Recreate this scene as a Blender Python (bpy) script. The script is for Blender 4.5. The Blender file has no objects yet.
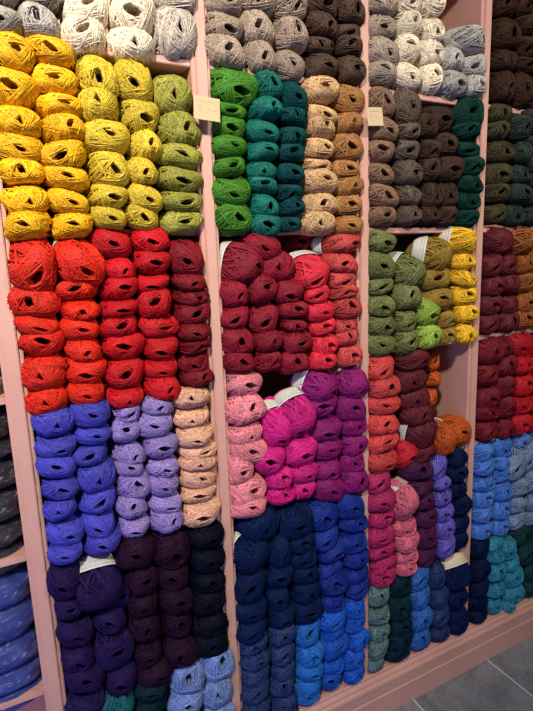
# A pink shelving wall in a yarn shop, packed with balls of yarn.
import bpy, bmesh, math, random
import numpy as np
from mathutils import Matrix, Vector, Euler

random.seed(5)
COL = bpy.context.scene.collection

# x, y, z, half width, half height, half depth, yaw, pitch, roll, band, variant, colour, label
BALLS = [
 (0.0472,0.0321,1.9814,0.0409,0.0275,0.062,-7.8,6.0,8.2,0,1,'silver',"silver grey yarn ball, lowest in the stack above the outermost golden balls"),
 (0.1168,0.0395,1.985,0.0406,0.0361,0.062,-7.2,-2.6,2.5,0,9,'silver',"silver grey yarn ball, lowest in the stack beside the cream balls"),
 (0.2079,0.0356,2.0267,0.0455,0.0411,0.062,3.5,-6.8,-5.6,0,2,'cream',"cream white yarn ball, second from bottom in the cream stack beside the silver grey balls"),
 (0.1992,0.0331,1.9768,0.0456,0.0406,0.062,-3.3,-4.5,-7.6,0,2,'cream',"cream white yarn ball, lowest in the cream stack beside the silver grey balls"),
 (0.3009,0.031,2.0339,0.05,0.0478,0.062,-7.6,5.7,-6.2,0,1,'cream',"cream white yarn ball, second from bottom in the cream stack beside the oatmeal balls"),
 (0.293,0.0353,1.9765,0.0513,0.0348,0.062,3.0,6.9,-0.1,0,5,'cream',"cream white yarn ball, lowest in the cream stack beside the oatmeal balls"),
 (0.3912,0.0353,2.0123,0.0515,0.0554,0.062,6.1,-2.1,1.5,0,5,'oatmeal',"oatmeal beige yarn ball, lowest in the stack above the leaf green balls"),
 (0.0563,0.0312,1.9216,0.04,0.0383,0.062,6.8,-1.1,9.6,0,6,'gold',"golden yellow yarn ball, top in the outer golden stack at the picture edge"),
 (0.054,0.0342,1.8605,0.045,0.037,0.062,-6.2,0.2,8.7,0,1,'gold',"golden yellow yarn ball, second from top in the outer golden stack at the picture edge"),
 (0.0523,0.0331,1.8015,0.0469,0.0305,0.062,7.6,5.8,7.5,0,5,'gold',"golden yellow yarn ball, third from top in the outer golden stack at the picture edge"),
 (0.0506,0.0384,1.7514,0.0476,0.033,0.062,3.7,5.9,-0.9,0,4,'gold',"golden yellow yarn ball, fourth from top in the outer golden stack at the picture edge"),
 (0.0509,0.037,1.7097,0.0457,0.0289,0.062,0.9,7.9,-8.8,0,9,'gold',"golden yellow yarn ball, fifth from top in the outer golden stack at the picture edge"),
 (0.0484,0.0339,1.6549,0.0461,0.0306,0.062,12.8,11.7,-4.3,0,5,'gold',"golden yellow yarn ball, sixth from top in the outer golden stack at the picture edge"),
 (0.0526,0.0312,1.6003,0.0459,0.0329,0.062,-9.5,3.1,-6.6,0,0,'gold',"golden yellow yarn ball, lowest in the outer golden stack at the picture edge"),
 (0.1331,0.034,1.9341,0.0457,0.0276,0.062,-5.0,-1.1,4.8,0,7,'gold',"golden yellow yarn ball, top in the golden stack beside the lemon stack"),
 (0.1335,0.0388,1.8846,0.048,0.0308,0.062,-8.1,2.8,1.0,0,6,'gold',"golden yellow yarn ball, second from top in the golden stack beside the lemon stack"),
 (0.1327,0.0336,1.8342,0.0453,0.0244,0.062,9.9,-1.3,-1.7,0,6,'gold',"golden yellow yarn ball, third from top in the golden stack beside the lemon stack"),
 (0.1369,0.0323,1.7911,0.0431,0.0305,0.062,12.0,-4.4,-6.5,0,3,'gold',"golden yellow yarn ball, fourth from top in the golden stack beside the lemon stack"),
 (0.1379,0.0328,1.7474,0.0474,0.0314,0.062,-9.7,11.9,-6.4,0,2,'gold',"golden yellow yarn ball, fifth from top in the golden stack beside the lemon stack"),
 (0.1368,0.0395,1.6979,0.0477,0.0284,0.062,-0.4,0.9,1.3,0,8,'gold',"golden yellow yarn ball, sixth from top in the golden stack beside the lemon stack"),
 (0.1305,0.0346,1.6498,0.0419,0.0279,0.062,11.9,7.7,4.8,0,8,'gold',"golden yellow yarn ball, seventh from top in the golden stack beside the lemon stack"),
 (0.139,0.0363,1.5999,0.045,0.0306,0.062,-1.0,1.6,-7.9,0,0,'gold',"golden yellow yarn ball, lowest in the golden stack beside the lemon stack"),
 (0.2207,0.0311,1.9018,0.044,0.0421,0.062,-5.6,15.6,-1.2,0,9,'lemon',"lemon olive yarn ball, top in the lemon stack beside the golden balls"),
 (0.217,0.031,1.8418,0.0423,0.0357,0.062,-8.8,-8.0,-7.0,0,5,'lemon',"lemon olive yarn ball, second from top in the lemon stack beside the golden balls"),
 (0.2239,0.0338,1.7802,0.0514,0.0365,0.062,4.1,-6.3,-5.8,0,4,'lemon',"lemon olive yarn ball, third from top in the lemon stack beside the golden balls"),
 (0.2216,0.0312,1.7177,0.0403,0.0402,0.062,12.0,6.5,-0.5,0,7,'lemon',"lemon olive yarn ball, fourth from top in the lemon stack beside the golden balls"),
 (0.2127,0.0309,1.6604,0.0417,0.0279,0.062,12.8,3.2,-0.3,0,1,'lemon',"lemon olive yarn ball, fifth from top in the lemon stack beside the golden balls"),
 (0.2123,0.0369,1.6211,0.0386,0.0291,0.062,7.2,9.8,-0.4,0,8,'lemon',"lemon olive yarn ball, lowest in the lemon stack beside the golden balls"),
 (0.2959,0.0315,1.9022,0.0419,0.0468,0.062,-9.5,14.8,0.6,0,8,'lemon',"lemon olive yarn ball, top in the lemon stack beside the leaf green balls"),
 (0.2968,0.0364,1.8343,0.042,0.0404,0.062,11.0,10.2,-4.0,0,1,'lemon',"lemon olive yarn ball, second from top in the lemon stack beside the leaf green balls"),
 (0.3056,0.0317,1.769,0.0351,0.0325,0.062,6.0,-1.7,-2.7,0,3,'lemon',"lemon olive yarn ball, third from top in the lemon stack beside the leaf green balls"),
 (0.2928,0.0322,1.719,0.0368,0.0301,0.062,2.2,10.7,-3.4,0,3,'lemon',"lemon olive yarn ball, fourth from top in the lemon stack beside the leaf green balls"),
 (0.2936,0.0323,1.662,0.0408,0.032,0.062,8.5,11.6,4.8,0,8,'lemon',"lemon olive yarn ball, fifth from top in the lemon stack beside the leaf green balls"),
 (0.2873,0.0379,1.6221,0.0395,0.0313,0.062,1.3,9.5,9.8,0,7,'lemon',"lemon olive yarn ball, lowest in the lemon stack beside the leaf green balls"),
 (0.3782,0.0345,1.8851,0.0466,0.0442,0.062,-4.0,8.6,9.1,0,5,'leaf',"leaf green yarn ball, top in the stack between lemon balls and post"),
 (0.383,0.0323,1.8094,0.0512,0.0398,0.062,12.0,0.8,-5.6,0,3,'leaf',"leaf green yarn ball, second from top in the stack between lemon balls and post"),
 (0.3853,0.0361,1.753,0.0551,0.0309,0.062,-2.2,3.6,9.7,0,0,'leaf',"leaf green yarn ball, third from top in the stack between lemon balls and post"),
 (0.3804,0.0308,1.7038,0.0539,0.0289,0.062,1.0,7.7,6.0,0,1,'leaf',"leaf green yarn ball, fourth from top in the stack between lemon balls and post"),
 (0.3811,0.0348,1.6593,0.0533,0.026,0.062,10.9,10.8,5.0,0,2,'leaf',"leaf green yarn ball, fifth from top in the stack between lemon balls and post"),
 (0.3777,0.0395,1.6102,0.0536,0.0301,0.062,-0.0,7.3,-8.3,0,6,'leaf',"leaf green yarn ball, lowest in the stack between lemon balls and post"),
 (0.0507,0.0256,1.5232,0.0487,0.0533,0.066,8,28,-8.3,1,2,'vermilion',"orange red yarn ball with paper band, top, stack against the outermost post"),
 (0.0473,0.0366,1.4455,0.0564,0.0369,0.062,-9.4,6.2,-0.7,0,9,'vermilion',"orange red yarn ball, second from top in the stack against the outermost post"),
 (0.0438,0.0335,1.4021,0.0454,0.0252,0.062,9.0,15.5,3.1,0,8,'vermilion',"orange red yarn ball, third from top in the stack against the outermost post"),
 (0.0511,0.0373,1.3561,0.0484,0.0323,0.062,2.6,-7.5,6.0,0,1,'vermilion',"orange red yarn ball, fourth from top in the stack against the outermost post"),
 (0.0536,0.0387,1.3152,0.0476,0.0193,0.062,2.1,14.4,-1.3,0,3,'vermilion',"orange red yarn ball, fifth from top in the stack against the outermost post"),
 (0.0508,0.0376,1.2835,0.0499,0.0349,0.062,-9.4,-2.9,0.0,0,5,'vermilion',"orange red yarn ball, sixth from top in the stack against the outermost post"),
 (0.0496,0.0391,1.23,0.0473,0.0334,0.062,-4.0,2.1,-7.4,0,5,'vermilion',"orange red yarn ball, lowest in the stack against the outermost post"),
 (0.1447,0.0292,1.5265,0.0527,0.0483,0.066,12,26,6.3,1,8,'vermilion',"orange red yarn ball with paper band, top, stack beside the scarlet balls"),
 (0.1369,0.0387,1.4635,0.0455,0.0248,0.062,-7.0,-4.4,0.2,0,2,'vermilion',"orange red yarn ball, second from top in the stack beside the scarlet balls"),
 (0.135,0.0314,1.4236,0.041,0.0231,0.062,4.0,10.6,-7.0,0,9,'vermilion',"orange red yarn ball, third from top in the stack beside the scarlet balls"),
 (0.1297,0.0352,1.3826,0.0424,0.0292,0.062,6.7,5.4,-3.5,0,8,'vermilion',"orange red yarn ball, fourth from top in the stack beside the scarlet balls"),
 (0.135,0.0306,1.335,0.0398,0.0282,0.062,1.1,10.6,7.7,0,3,'vermilion',"orange red yarn ball, fifth from top in the stack beside the scarlet balls"),
 (0.1361,0.0356,1.2898,0.0455,0.0351,0.062,-3.6,10.5,0.2,0,1,'vermilion',"orange red yarn ball, sixth from top in the stack beside the scarlet balls"),
 (0.1309,0.0351,1.2377,0.0412,0.0315,0.062,0.2,6.7,0.1,0,4,'vermilion',"orange red yarn ball, lowest in the stack beside the scarlet balls"),
 (0.2169,0.0394,1.5623,0.0441,0.0344,0.062,0.4,4.8,-0.4,0,8,'scarlet',"scarlet yarn ball, top in the scarlet stack beside the orange red balls"),
 (0.2239,0.0356,1.5113,0.0355,0.0282,0.062,10.2,14.6,-4.8,0,3,'scarlet',"scarlet yarn ball, second from top in the scarlet stack beside the orange red balls"),
 (0.2228,0.0344,1.461,0.0418,0.0281,0.062,9.3,-4.7,-7.6,0,1,'scarlet',"scarlet yarn ball, third from top in the scarlet stack beside the orange red balls"),
 (0.2181,0.033,1.4167,0.0429,0.0229,0.062,5.4,2.3,-5.7,0,1,'scarlet',"scarlet yarn ball, fourth from top in the scarlet stack beside the orange red balls"),
 (0.2123,0.0366,1.3762,0.0453,0.0292,0.062,10.6,-4.3,4.3,0,2,'scarlet',"scarlet yarn ball, fifth from top in the scarlet stack beside the orange red balls"),
 (0.2233,0.0375,1.3293,0.0498,0.0333,0.062,-4.2,-4.7,-0.6,0,1,'scarlet',"scarlet yarn ball, sixth from top in the scarlet stack beside the orange red balls"),
 (0.2219,0.0383,1.2707,0.0464,0.038,0.062,-0.8,3.7,9.8,0,2,'scarlet',"scarlet yarn ball, seventh from top in the scarlet stack beside the orange red balls"),
 (0.215,0.0342,1.219,0.0441,0.0258,0.062,6.2,15.9,-1.9,0,5,'scarlet',"scarlet yarn ball, lowest in the scarlet stack beside the orange red balls"),
 (0.3043,0.0355,1.5693,0.0442,0.0296,0.062,-2.7,9.3,-9.6,0,7,'scarlet',"scarlet yarn ball, top in the scarlet stack beside the crimson balls"),
 (0.2994,0.033,1.518,0.0454,0.029,0.062,6.2,1.2,0.3,0,1,'scarlet',"scarlet yarn ball, second from top in the scarlet stack beside the crimson balls"),
 (0.3019,0.0388,1.477,0.0418,0.0233,0.062,-7.4,14.0,-5.4,0,1,'scarlet',"scarlet yarn ball, third from top in the scarlet stack beside the crimson balls"),
 (0.3026,0.0327,1.4225,0.0422,0.0385,0.062,-3.9,-7.0,5.6,0,2,'scarlet',"scarlet yarn ball, fourth from top in the scarlet stack beside the crimson balls"),
 (0.3046,0.0395,1.3744,0.0501,0.0287,0.062,8.9,12.4,3.5,0,6,'scarlet',"scarlet yarn ball, fifth from top in the scarlet stack beside the crimson balls"),
 (0.3109,0.037,1.324,0.0421,0.0334,0.062,-6.6,14.1,1.4,0,1,'scarlet',"scarlet yarn ball, sixth from top in the scarlet stack beside the crimson balls"),
 (0.3071,0.039,1.2723,0.0423,0.0279,0.062,-3.6,11.2,-6.3,0,4,'scarlet',"scarlet yarn ball, seventh from top in the scarlet stack beside the crimson balls"),
 (0.3024,0.0308,1.2226,0.0435,0.0337,0.062,11.6,7.2,6.0,0,3,'scarlet',"scarlet yarn ball, lowest in the scarlet stack beside the crimson balls"),
 (0.3878,0.0334,1.5271,0.0448,0.0448,0.062,-8.5,12.7,-0.9,0,8,'crimson',"dark crimson yarn ball, top in the crimson stack between scarlet balls and post"),
 (0.3894,0.0304,1.4753,0.042,0.0235,0.062,-0.4,14.0,2.4,0,3,'crimson',"dark crimson yarn ball, second from top in the crimson stack between scarlet balls and post"),
 (0.3939,0.0345,1.3991,0.0469,0.0321,0.062,4.5,4.7,-5.9,0,2,'crimson',"dark crimson yarn ball, fourth from top in the crimson stack between scarlet balls and post"),
 (0.3934,0.0304,1.3543,0.0413,0.0271,0.062,-3.8,11.3,9.9,0,0,'crimson',"dark crimson yarn ball, fifth from top in the crimson stack between scarlet balls and post"),
 (0.3895,0.0323,1.2362,0.0414,0.029,0.062,12.3,-0.6,-5.7,0,3,'crimson',"dark crimson yarn ball, lowest in the crimson stack between scarlet balls and post"),
 (0.0549,0.034,1.1846,0.0462,0.0343,0.062,9.1,9.0,2.7,0,5,'violetblue',"violet blue yarn ball, top in the stack against the outermost post"),
 (0.0528,0.0363,1.1292,0.0456,0.0276,0.062,12.6,12.1,-9.7,0,4,'violetblue',"violet blue yarn ball, second from top in the stack against the outermost post"),
 (0.0528,0.0338,1.0754,0.0441,0.0309,0.062,-0.1,-6.7,3.3,0,8,'violetblue',"violet blue yarn ball, third from top in the stack against the outermost post"),
 (0.0545,0.0329,1.0237,0.0403,0.0285,0.062,5.4,-1.2,-5.2,0,7,'violetblue',"violet blue yarn ball, fourth from top in the stack against the outermost post"),
 (0.052,0.0336,0.9765,0.0381,0.0271,0.062,-5.7,-1.5,-9.9,0,5,'violetblue',"violet blue yarn ball, fifth from top in the stack against the outermost post"),
 (0.0518,0.0397,0.9162,0.0423,0.0381,0.062,12.4,5.1,-5.1,0,4,'violetblue',"violet blue yarn ball, sixth from top in the stack against the outermost post"),
 (0.0521,0.0308,0.8662,0.0402,0.0255,0.062,-5.0,-3.6,-3.3,0,4,'violetblue',"violet blue yarn ball, lowest in the stack against the outermost post"),
 (0.1363,0.03,1.1848,0.0435,0.0355,0.062,1.6,-3.2,0.1,0,4,'violetblue',"violet blue yarn ball, top in the stack beside the lilac balls"),
 (0.1337,0.0339,1.1321,0.0413,0.0246,0.062,8.8,-4.5,1.7,0,4,'violetblue',"violet blue yarn ball, second from top in the stack beside the lilac balls"),
 (0.1266,0.0353,1.0888,0.0414,0.0265,0.062,-3.0,-2.4,1.7,0,2,'violetblue',"violet blue yarn ball, third from top in the stack beside the lilac balls"),
 (0.1335,0.0339,1.038,0.0455,0.041,0.062,5.1,9.2,7.6,0,5,'violetblue',"violet blue yarn ball, fourth from top in the stack beside the lilac balls"),
 (0.1315,0.0362,0.9784,0.0443,0.031,0.062,6.6,3.9,-4.3,0,2,'violetblue',"violet blue yarn ball, fifth from top in the stack beside the lilac balls"),
 (0.1342,0.0363,0.9214,0.0376,0.0381,0.062,-9.0,12.0,7.8,0,8,'violetblue',"violet blue yarn ball, sixth from top in the stack beside the lilac balls"),
 (0.138,0.0383,0.8696,0.0442,0.0338,0.062,-6.8,4.6,0.1,0,0,'violetblue',"violet blue yarn ball, lowest in the stack beside the lilac balls"),
 (0.2126,0.0396,1.1281,0.036,0.0336,0.062,-8.0,-7.0,2.7,0,6,'lilac',"lilac yarn ball, second from top in the lilac stack beside the violet blue balls"),
 (0.2115,0.0363,1.0711,0.0368,0.0299,0.062,9.2,5.4,2.6,0,3,'lilac',"lilac yarn ball, third from top in the lilac stack beside the violet blue balls"),
 (0.211,0.0375,1.0345,0.0343,0.0272,0.062,1.3,-7.9,6.0,0,8,'lilac',"lilac yarn ball, fourth from top in the lilac stack beside the violet blue balls"),
 (0.2155,0.0375,0.9894,0.0406,0.0416,0.062,10.7,-5.8,0.5,0,7,'lilac',"lilac yarn ball, fifth from top in the lilac stack beside the violet blue balls"),
 (0.2105,0.0373,0.9368,0.0381,0.0341,0.062,-4.2,-6.2,-4.7,0,3,'lilac',"lilac yarn ball, sixth from top in the lilac stack beside the violet blue balls"),
 (0.2136,0.0385,0.8889,0.0368,0.0283,0.062,-4.7,7.6,-0.8,0,1,'lilac',"lilac yarn ball, lowest in the lilac stack beside the violet blue balls"),
 (0.2869,0.0362,1.183,0.0428,0.0268,0.062,1.0,8.4,5.3,0,3,'lilac',"lilac yarn ball, top in the lilac stack beside the peach balls"),
 (0.282,0.0374,1.1317,0.0474,0.035,0.062,-8.2,-4.5,-4.9,0,4,'lilac',"lilac yarn ball, second from top in the lilac stack beside the peach balls"),
 (0.2886,0.0349,1.0735,0.0446,0.0319,0.062,4.3,-4.8,-0.4,0,1,'lilac',"lilac yarn ball, third from top in the lilac stack beside the peach balls"),
 (0.2889,0.0352,1.026,0.041,0.0249,0.062,5.9,8.2,-4.2,0,7,'lilac',"lilac yarn ball, fourth from top in the lilac stack beside the peach balls"),
 (0.288,0.0355,0.9839,0.0401,0.0327,0.062,0.7,10.4,9.9,0,4,'lilac',"lilac yarn ball, fifth from top in the lilac stack beside the peach balls"),
 (0.2867,0.0346,0.9349,0.0403,0.0286,0.062,12.5,14.5,-9.6,0,8,'lilac',"lilac yarn ball, sixth from top in the lilac stack beside the peach balls"),
 (0.2876,0.0321,0.8846,0.0418,0.0374,0.062,12.3,2.8,-4.6,0,3,'lilac',"lilac yarn ball, lowest in the lilac stack beside the peach balls"),
 (0.376,0.0326,1.1837,0.0515,0.0277,0.062,-8.3,-5.8,4.9,0,5,'peach',"peach yarn ball, top in the peach stack between lilac balls and post"),
 (0.3755,0.0389,1.1412,0.0495,0.0267,0.062,-7.0,11.7,0.2,0,5,'peach',"peach yarn ball, second from top in the peach stack between lilac balls and post"),
 (0.3788,0.0302,1.0927,0.0469,0.0284,0.062,-4.7,13.5,-0.3,0,0,'peach',"peach yarn ball, third from top in the peach stack between lilac balls and post"),
 (0.3808,0.0373,1.0485,0.0485,0.0287,0.062,11.8,8.4,-1.9,0,6,'peach',"peach yarn ball, fourth from top in the peach stack between lilac balls and post"),
 (0.3811,0.03,1.0149,0.0512,0.0225,0.062,-2.1,-0.4,6.8,0,5,'peach',"peach yarn ball, fifth from top in the peach stack between lilac balls and post"),
 (0.3772,0.0371,0.9721,0.0501,0.0345,0.062,9.3,-5.1,8.5,0,4,'peach',"peach yarn ball, sixth from top in the peach stack between lilac balls and post"),
 (0.3786,0.0387,0.9271,0.0499,0.0263,0.062,-4.2,-6.4,-2.2,0,1,'peach',"peach yarn ball, seventh from top in the peach stack between lilac balls and post"),
 (0.38,0.0305,0.8789,0.0546,0.038,0.062,-1.7,2.3,-4.5,0,1,'peach',"peach yarn ball, lowest in the peach stack between lilac balls and post"),
 (0.0438,0.0315,0.801,0.0395,0.0477,0.062,-8.8,7.9,2.7,0,4,'indigo',"indigo purple yarn ball, top in the stack against the outermost post"),
 (0.0436,0.0379,0.7276,0.0349,0.032,0.062,0.0,-0.4,5.5,0,6,'indigo',"indigo purple yarn ball, second from top in the stack against the outermost post"),
 (0.0474,0.0391,0.6622,0.0441,0.0404,0.062,10.3,11.5,2.6,0,8,'indigo',"indigo purple yarn ball, third from top in the stack against the outermost post"),
 (0.05,0.0373,0.5886,0.0368,0.0433,0.062,2.6,9.3,-9.0,0,7,'indigo',"indigo purple yarn ball, fourth from top in the stack against the outermost post"),
 (0.0609,0.0349,0.5284,0.0482,0.0407,0.062,4.1,-4.7,7.4,0,8,'indigo',"indigo purple yarn ball, fifth from top in the stack against the outermost post"),
 (0.0586,0.033,0.458,0.0496,0.0394,0.062,-7.1,3.3,-3.1,0,4,'indigo',"indigo purple yarn ball, lowest in the stack against the outermost post"),
 (0.1085,0.0307,0.7577,0.0592,0.0669,0.066,0,45,-0.3,1,1,'indigo',"indigo purple yarn ball with paper band, top, indigo stack topped by a labelled ball"),
 (0.1349,0.0391,0.654,0.0391,0.0359,0.062,-6.2,-4.1,-5.8,0,7,'indigo',"indigo purple yarn ball, second from top in the indigo stack topped by a labelled ball"),
 (0.1339,0.0376,0.574,0.0508,0.0553,0.062,2.7,2.9,-3.3,0,6,'indigo',"indigo purple yarn ball, third from top in the indigo stack topped by a labelled ball"),
 (0.1466,0.0334,0.4846,0.0404,0.0462,0.062,-6.8,-3.4,-8.2,0,1,'indigo',"indigo purple yarn ball, lowest in the indigo stack topped by a labelled ball"),
 (0.2079,0.032,0.8182,0.0507,0.0466,0.062,-2.7,0.8,6.2,0,0,'plum',"deep plum yarn ball, top in the plum stack beside the indigo balls"),
 (0.2145,0.0352,0.7407,0.038,0.0463,0.062,7.2,1.9,-1.7,0,6,'plum',"deep plum yarn ball, second from top in the plum stack beside the indigo balls"),
 (0.2167,0.0357,0.6789,0.0396,0.036,0.062,-3.8,10.1,-0.0,0,5,'plum',"deep plum yarn ball, third from top in the plum stack beside the indigo balls"),
 (0.2189,0.0386,0.6076,0.0419,0.0437,0.062,-7.1,4.1,2.6,0,3,'plum',"deep plum yarn ball, fourth from top in the plum stack beside the indigo balls"),
 (0.2191,0.0365,0.535,0.0363,0.0395,0.062,-7.9,13.5,-2.3,0,6,'plum',"deep plum yarn ball, fifth from top in the plum stack beside the indigo balls"),
 (0.2263,0.0302,0.4803,0.0477,0.0365,0.062,11.9,12.4,7.5,0,0,'plum',"deep plum yarn ball, lowest in the plum stack beside the indigo balls"),
 (0.2931,0.0337,0.8003,0.051,0.053,0.066,10,15,6.1,1,7,'plum',"deep plum yarn ball with paper band, top, plum stack beside the black navy balls"),
 (0.3002,0.0383,0.7205,0.045,0.0387,0.062,-10.0,1.4,8.5,0,7,'plum',"deep plum yarn ball, second from top in the plum stack beside the black navy balls"),
 (0.2967,0.0315,0.6546,0.0415,0.0436,0.062,12.4,-2.0,-7.8,0,8,'plum',"deep plum yarn ball, third from top in the plum stack beside the black navy balls"),
 (0.2934,0.037,0.582,0.0399,0.0415,0.062,12.4,-5.4,6.5,0,7,'plum',"deep plum yarn ball, fourth from top in the plum stack beside the black navy balls"),
 (0.3037,0.0313,0.5047,0.0471,0.0462,0.062,-8.0,10.6,-10.0,0,9,'plum',"deep plum yarn ball, lowest in the plum stack beside the black navy balls"),
 (0.3898,0.0313,0.8117,0.0486,0.0383,0.062,11.2,7.5,-3.9,0,4,'inkblack',"ink black yarn ball, top in the stack between plum balls and post"),
 (0.3922,0.031,0.7444,0.0478,0.0397,0.062,2.1,2.5,5.3,0,4,'inkblack',"ink black yarn ball, second from top in the stack between plum balls and post"),
 (0.3899,0.0322,0.6837,0.0468,0.0329,0.062,2.1,6.0,-2.2,0,9,'inkblack',"ink black yarn ball, third from top in the stack between plum balls and post"),
 (0.3884,0.0328,0.6238,0.0518,0.0431,0.062,-10.0,4.9,9.9,0,5,'inkblack',"ink black yarn ball, fourth from top in the stack between plum balls and post"),
 (0.3871,0.0323,0.5551,0.0523,0.0378,0.062,4.8,13.2,-0.5,0,3,'inkblack',"ink black yarn ball, fifth from top in the stack between plum balls and post"),
 (0.387,0.0306,0.4956,0.0533,0.0406,0.062,-9.3,1.9,3.0,0,3,'inkblack',"ink black yarn ball, lowest in the stack between plum balls and post"),
 (0.1648,0.0626,0.7105,0.0289,0.0501,0.062,1.5,8.2,-1.6,0,6,'indigo',"indigo purple yarn ball, pair tucked behind the labelled indigo ball"),
 (0.1256,0.0274,0.4295,0.0469,0.0429,0.066,-10,25,-9.3,1,6,'teal',"blue teal yarn ball with paper band, teal stack under the indigo balls"),
 (0.2143,0.0329,0.4311,0.0458,0.0309,0.062,-1.7,1.5,-9.9,0,8,'petrol',"dark petrol yarn ball, top in the petrol stack under the plum balls"),
 (0.3146,0.0329,0.4212,0.0512,0.0549,0.062,-4.7,-2.7,5.2,0,9,'iceblue',"pale denim blue yarn ball, top in the pale stack beside the petrol balls"),
 (0.3047,0.0342,0.3426,0.0521,0.0449,0.062,1.4,-3.5,-5.5,0,0,'iceblue',"pale denim blue yarn ball, lowest in the pale stack beside the petrol balls"),
 (0.3967,0.0321,0.4276,0.05,0.0625,0.062,11.8,-4.5,-2.1,0,9,'iceblue',"pale denim blue yarn ball, top in the pale denim stack against the post"),
 (0.397,0.0339,0.3356,0.0492,0.0503,0.062,-6.7,-6.8,-8.8,0,5,'iceblue',"pale denim blue yarn ball, second from top in the pale denim stack against the post"),
 (0.5034,0.0311,2.0435,0.0481,0.0321,0.062,9.3,15.6,-1.2,0,1,'stone',"stone grey yarn ball, second from bottom in the stack above bright green balls"),
 (0.5071,0.0312,1.9862,0.0528,0.0368,0.062,-3.6,0.4,9.1,0,3,'stone',"stone grey yarn ball, lowest in the stack above bright green balls"),
 (0.5937,0.0392,2.0519,0.0498,0.0393,0.062,-8.9,3.4,-2.5,0,3,'stone',"stone grey yarn ball, second from bottom in the stack above the teal balls"),
 (0.6,0.0363,1.9916,0.0441,0.0376,0.062,-2.6,9.7,-0.5,0,3,'stone',"stone grey yarn ball, lowest in the stack above the teal balls"),
 (0.6813,0.0306,2.046,0.0422,0.0406,0.062,8.5,-6.5,-6.1,0,9,'stone',"stone grey yarn ball, second from bottom in the stack beside the bark brown balls"),
 (0.6792,0.0362,1.9779,0.0425,0.0349,0.062,-2.2,-1.5,9.2,0,4,'stone',"stone grey yarn ball, lowest in the stack beside the bark brown balls"),
 (0.7681,0.0302,2.0843,0.0488,0.0297,0.062,11.1,7.2,8.9,0,3,'bark',"bark brown yarn ball, third from bottom in the stack beside the stone grey balls"),
 (0.7664,0.035,1.9934,0.0494,0.0335,0.062,11.0,11.6,-7.3,0,0,'bark',"bark brown yarn ball, lowest in the stack beside the stone grey balls"),
 (0.8614,0.0377,2.1367,0.0458,0.0355,0.062,8.5,9.7,6.5,0,9,'bark',"bark brown yarn ball, fourth from bottom in the stack above the camel balls"),
 (0.8576,0.0316,1.9901,0.0437,0.0369,0.062,4.9,3.6,0.9,0,6,'bark',"bark brown yarn ball, lowest in the stack above the camel balls"),
 (0.5242,0.0308,1.9173,0.0629,0.0432,0.062,10.3,15.7,-4.7,0,1,'green',"bright green yarn ball, top in the bright green stack beside the price card"),
 (0.5106,0.0317,1.869,0.0482,0.0193,0.062,-0.3,15.7,9.4,0,2,'green',"bright green yarn ball, second from top in the bright green stack beside the price card"),
 (0.5087,0.0375,1.8269,0.0433,0.0334,0.062,-0.4,6.9,3.5,0,1,'green',"bright green yarn ball, third from top in the bright green stack beside the price card"),
 (0.5035,0.0327,1.7799,0.0463,0.0277,0.062,7.9,-0.9,-4.4,0,4,'green',"bright green yarn ball, fourth from top in the bright green stack beside the price card"),
 (0.5023,0.0325,1.733,0.0452,0.025,0.062,7.0,-3.2,-5.1,0,2,'green',"bright green yarn ball, fifth from top in the bright green stack beside the price card"),
 (0.5069,0.0306,1.6822,0.0528,0.0365,0.062,-3.5,13.8,-6.2,0,4,'green',"bright green yarn ball, sixth from top in the bright green stack beside the price card"),
 (0.5074,0.0381,1.618,0.0524,0.0422,0.062,12.8,4.2,-5.4,0,7,'green',"bright green yarn ball, lowest in the bright green stack beside the price card"),
 (0.6126,0.0382,1.9254,0.0389,0.0354,0.062,12.8,-5.5,-0.5,0,7,'emerald',"emerald teal yarn ball, top in the emerald stack beside the bright green balls"),
 (0.6042,0.0312,1.8702,0.0445,0.0263,0.062,11.0,-7.0,-4.1,0,3,'emerald',"emerald teal yarn ball, second from top in the emerald stack beside the bright green balls"),
 (0.5959,0.0308,1.8246,0.0441,0.0287,0.062,3.8,11.9,-6.1,0,8,'emerald',"emerald teal yarn ball, third from top in the emerald stack beside the bright green balls"),
 (0.593,0.0378,1.7766,0.0453,0.0277,0.062,9.9,2.8,-4.8,0,0,'emerald',"emerald teal yarn ball, fourth from top in the emerald stack beside the bright green balls"),
 (0.5939,0.0322,1.7307,0.0406,0.0258,0.062,-7.6,6.3,2.4,0,5,'emerald',"emerald teal yarn ball, fifth from top in the emerald stack beside the bright green balls"),
 (0.5916,0.0337,1.6504,0.0399,0.031,0.062,8.7,11.7,-1.8,0,9,'emerald',"emerald teal yarn ball, seventh from top in the emerald stack beside the bright green balls"),
 (0.5967,0.0355,1.5979,0.0456,0.0334,0.062,-2.8,-3.1,5.9,0,1,'emerald',"emerald teal yarn ball, lowest in the emerald stack beside the bright green balls"),
 (0.6872,0.0315,1.9112,0.0379,0.037,0.062,-0.6,11.1,3.3,0,8,'deepteal',"deep teal yarn ball, top in the deep teal stack beside the beige balls"),
 (0.7648,0.0307,1.9309,0.0536,0.0341,0.062,-2.0,-4.1,-6.6,0,6,'beige',"sand beige yarn ball, top in the beige stack beside the camel balls"),
 (0.7584,0.0331,1.8402,0.0452,0.0288,0.062,9.3,-7.0,8.3,0,9,'beige',"sand beige yarn ball, third from top in the beige stack beside the camel balls"),
 (0.7594,0.034,1.7106,0.054,0.0362,0.062,9.1,-3.6,-5.6,0,8,'beige',"sand beige yarn ball, sixth from top in the beige stack beside the camel balls"),
 (0.7636,0.0397,1.6533,0.0597,0.0328,0.062,-6.4,0.6,-7.0,0,3,'beige',"sand beige yarn ball, seventh from top in the beige stack beside the camel balls"),
 (0.7541,0.0304,1.6092,0.0545,0.0346,0.062,-9.1,5.5,5.1,0,5,'beige',"sand beige yarn ball, lowest in the beige stack beside the camel balls"),
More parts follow.
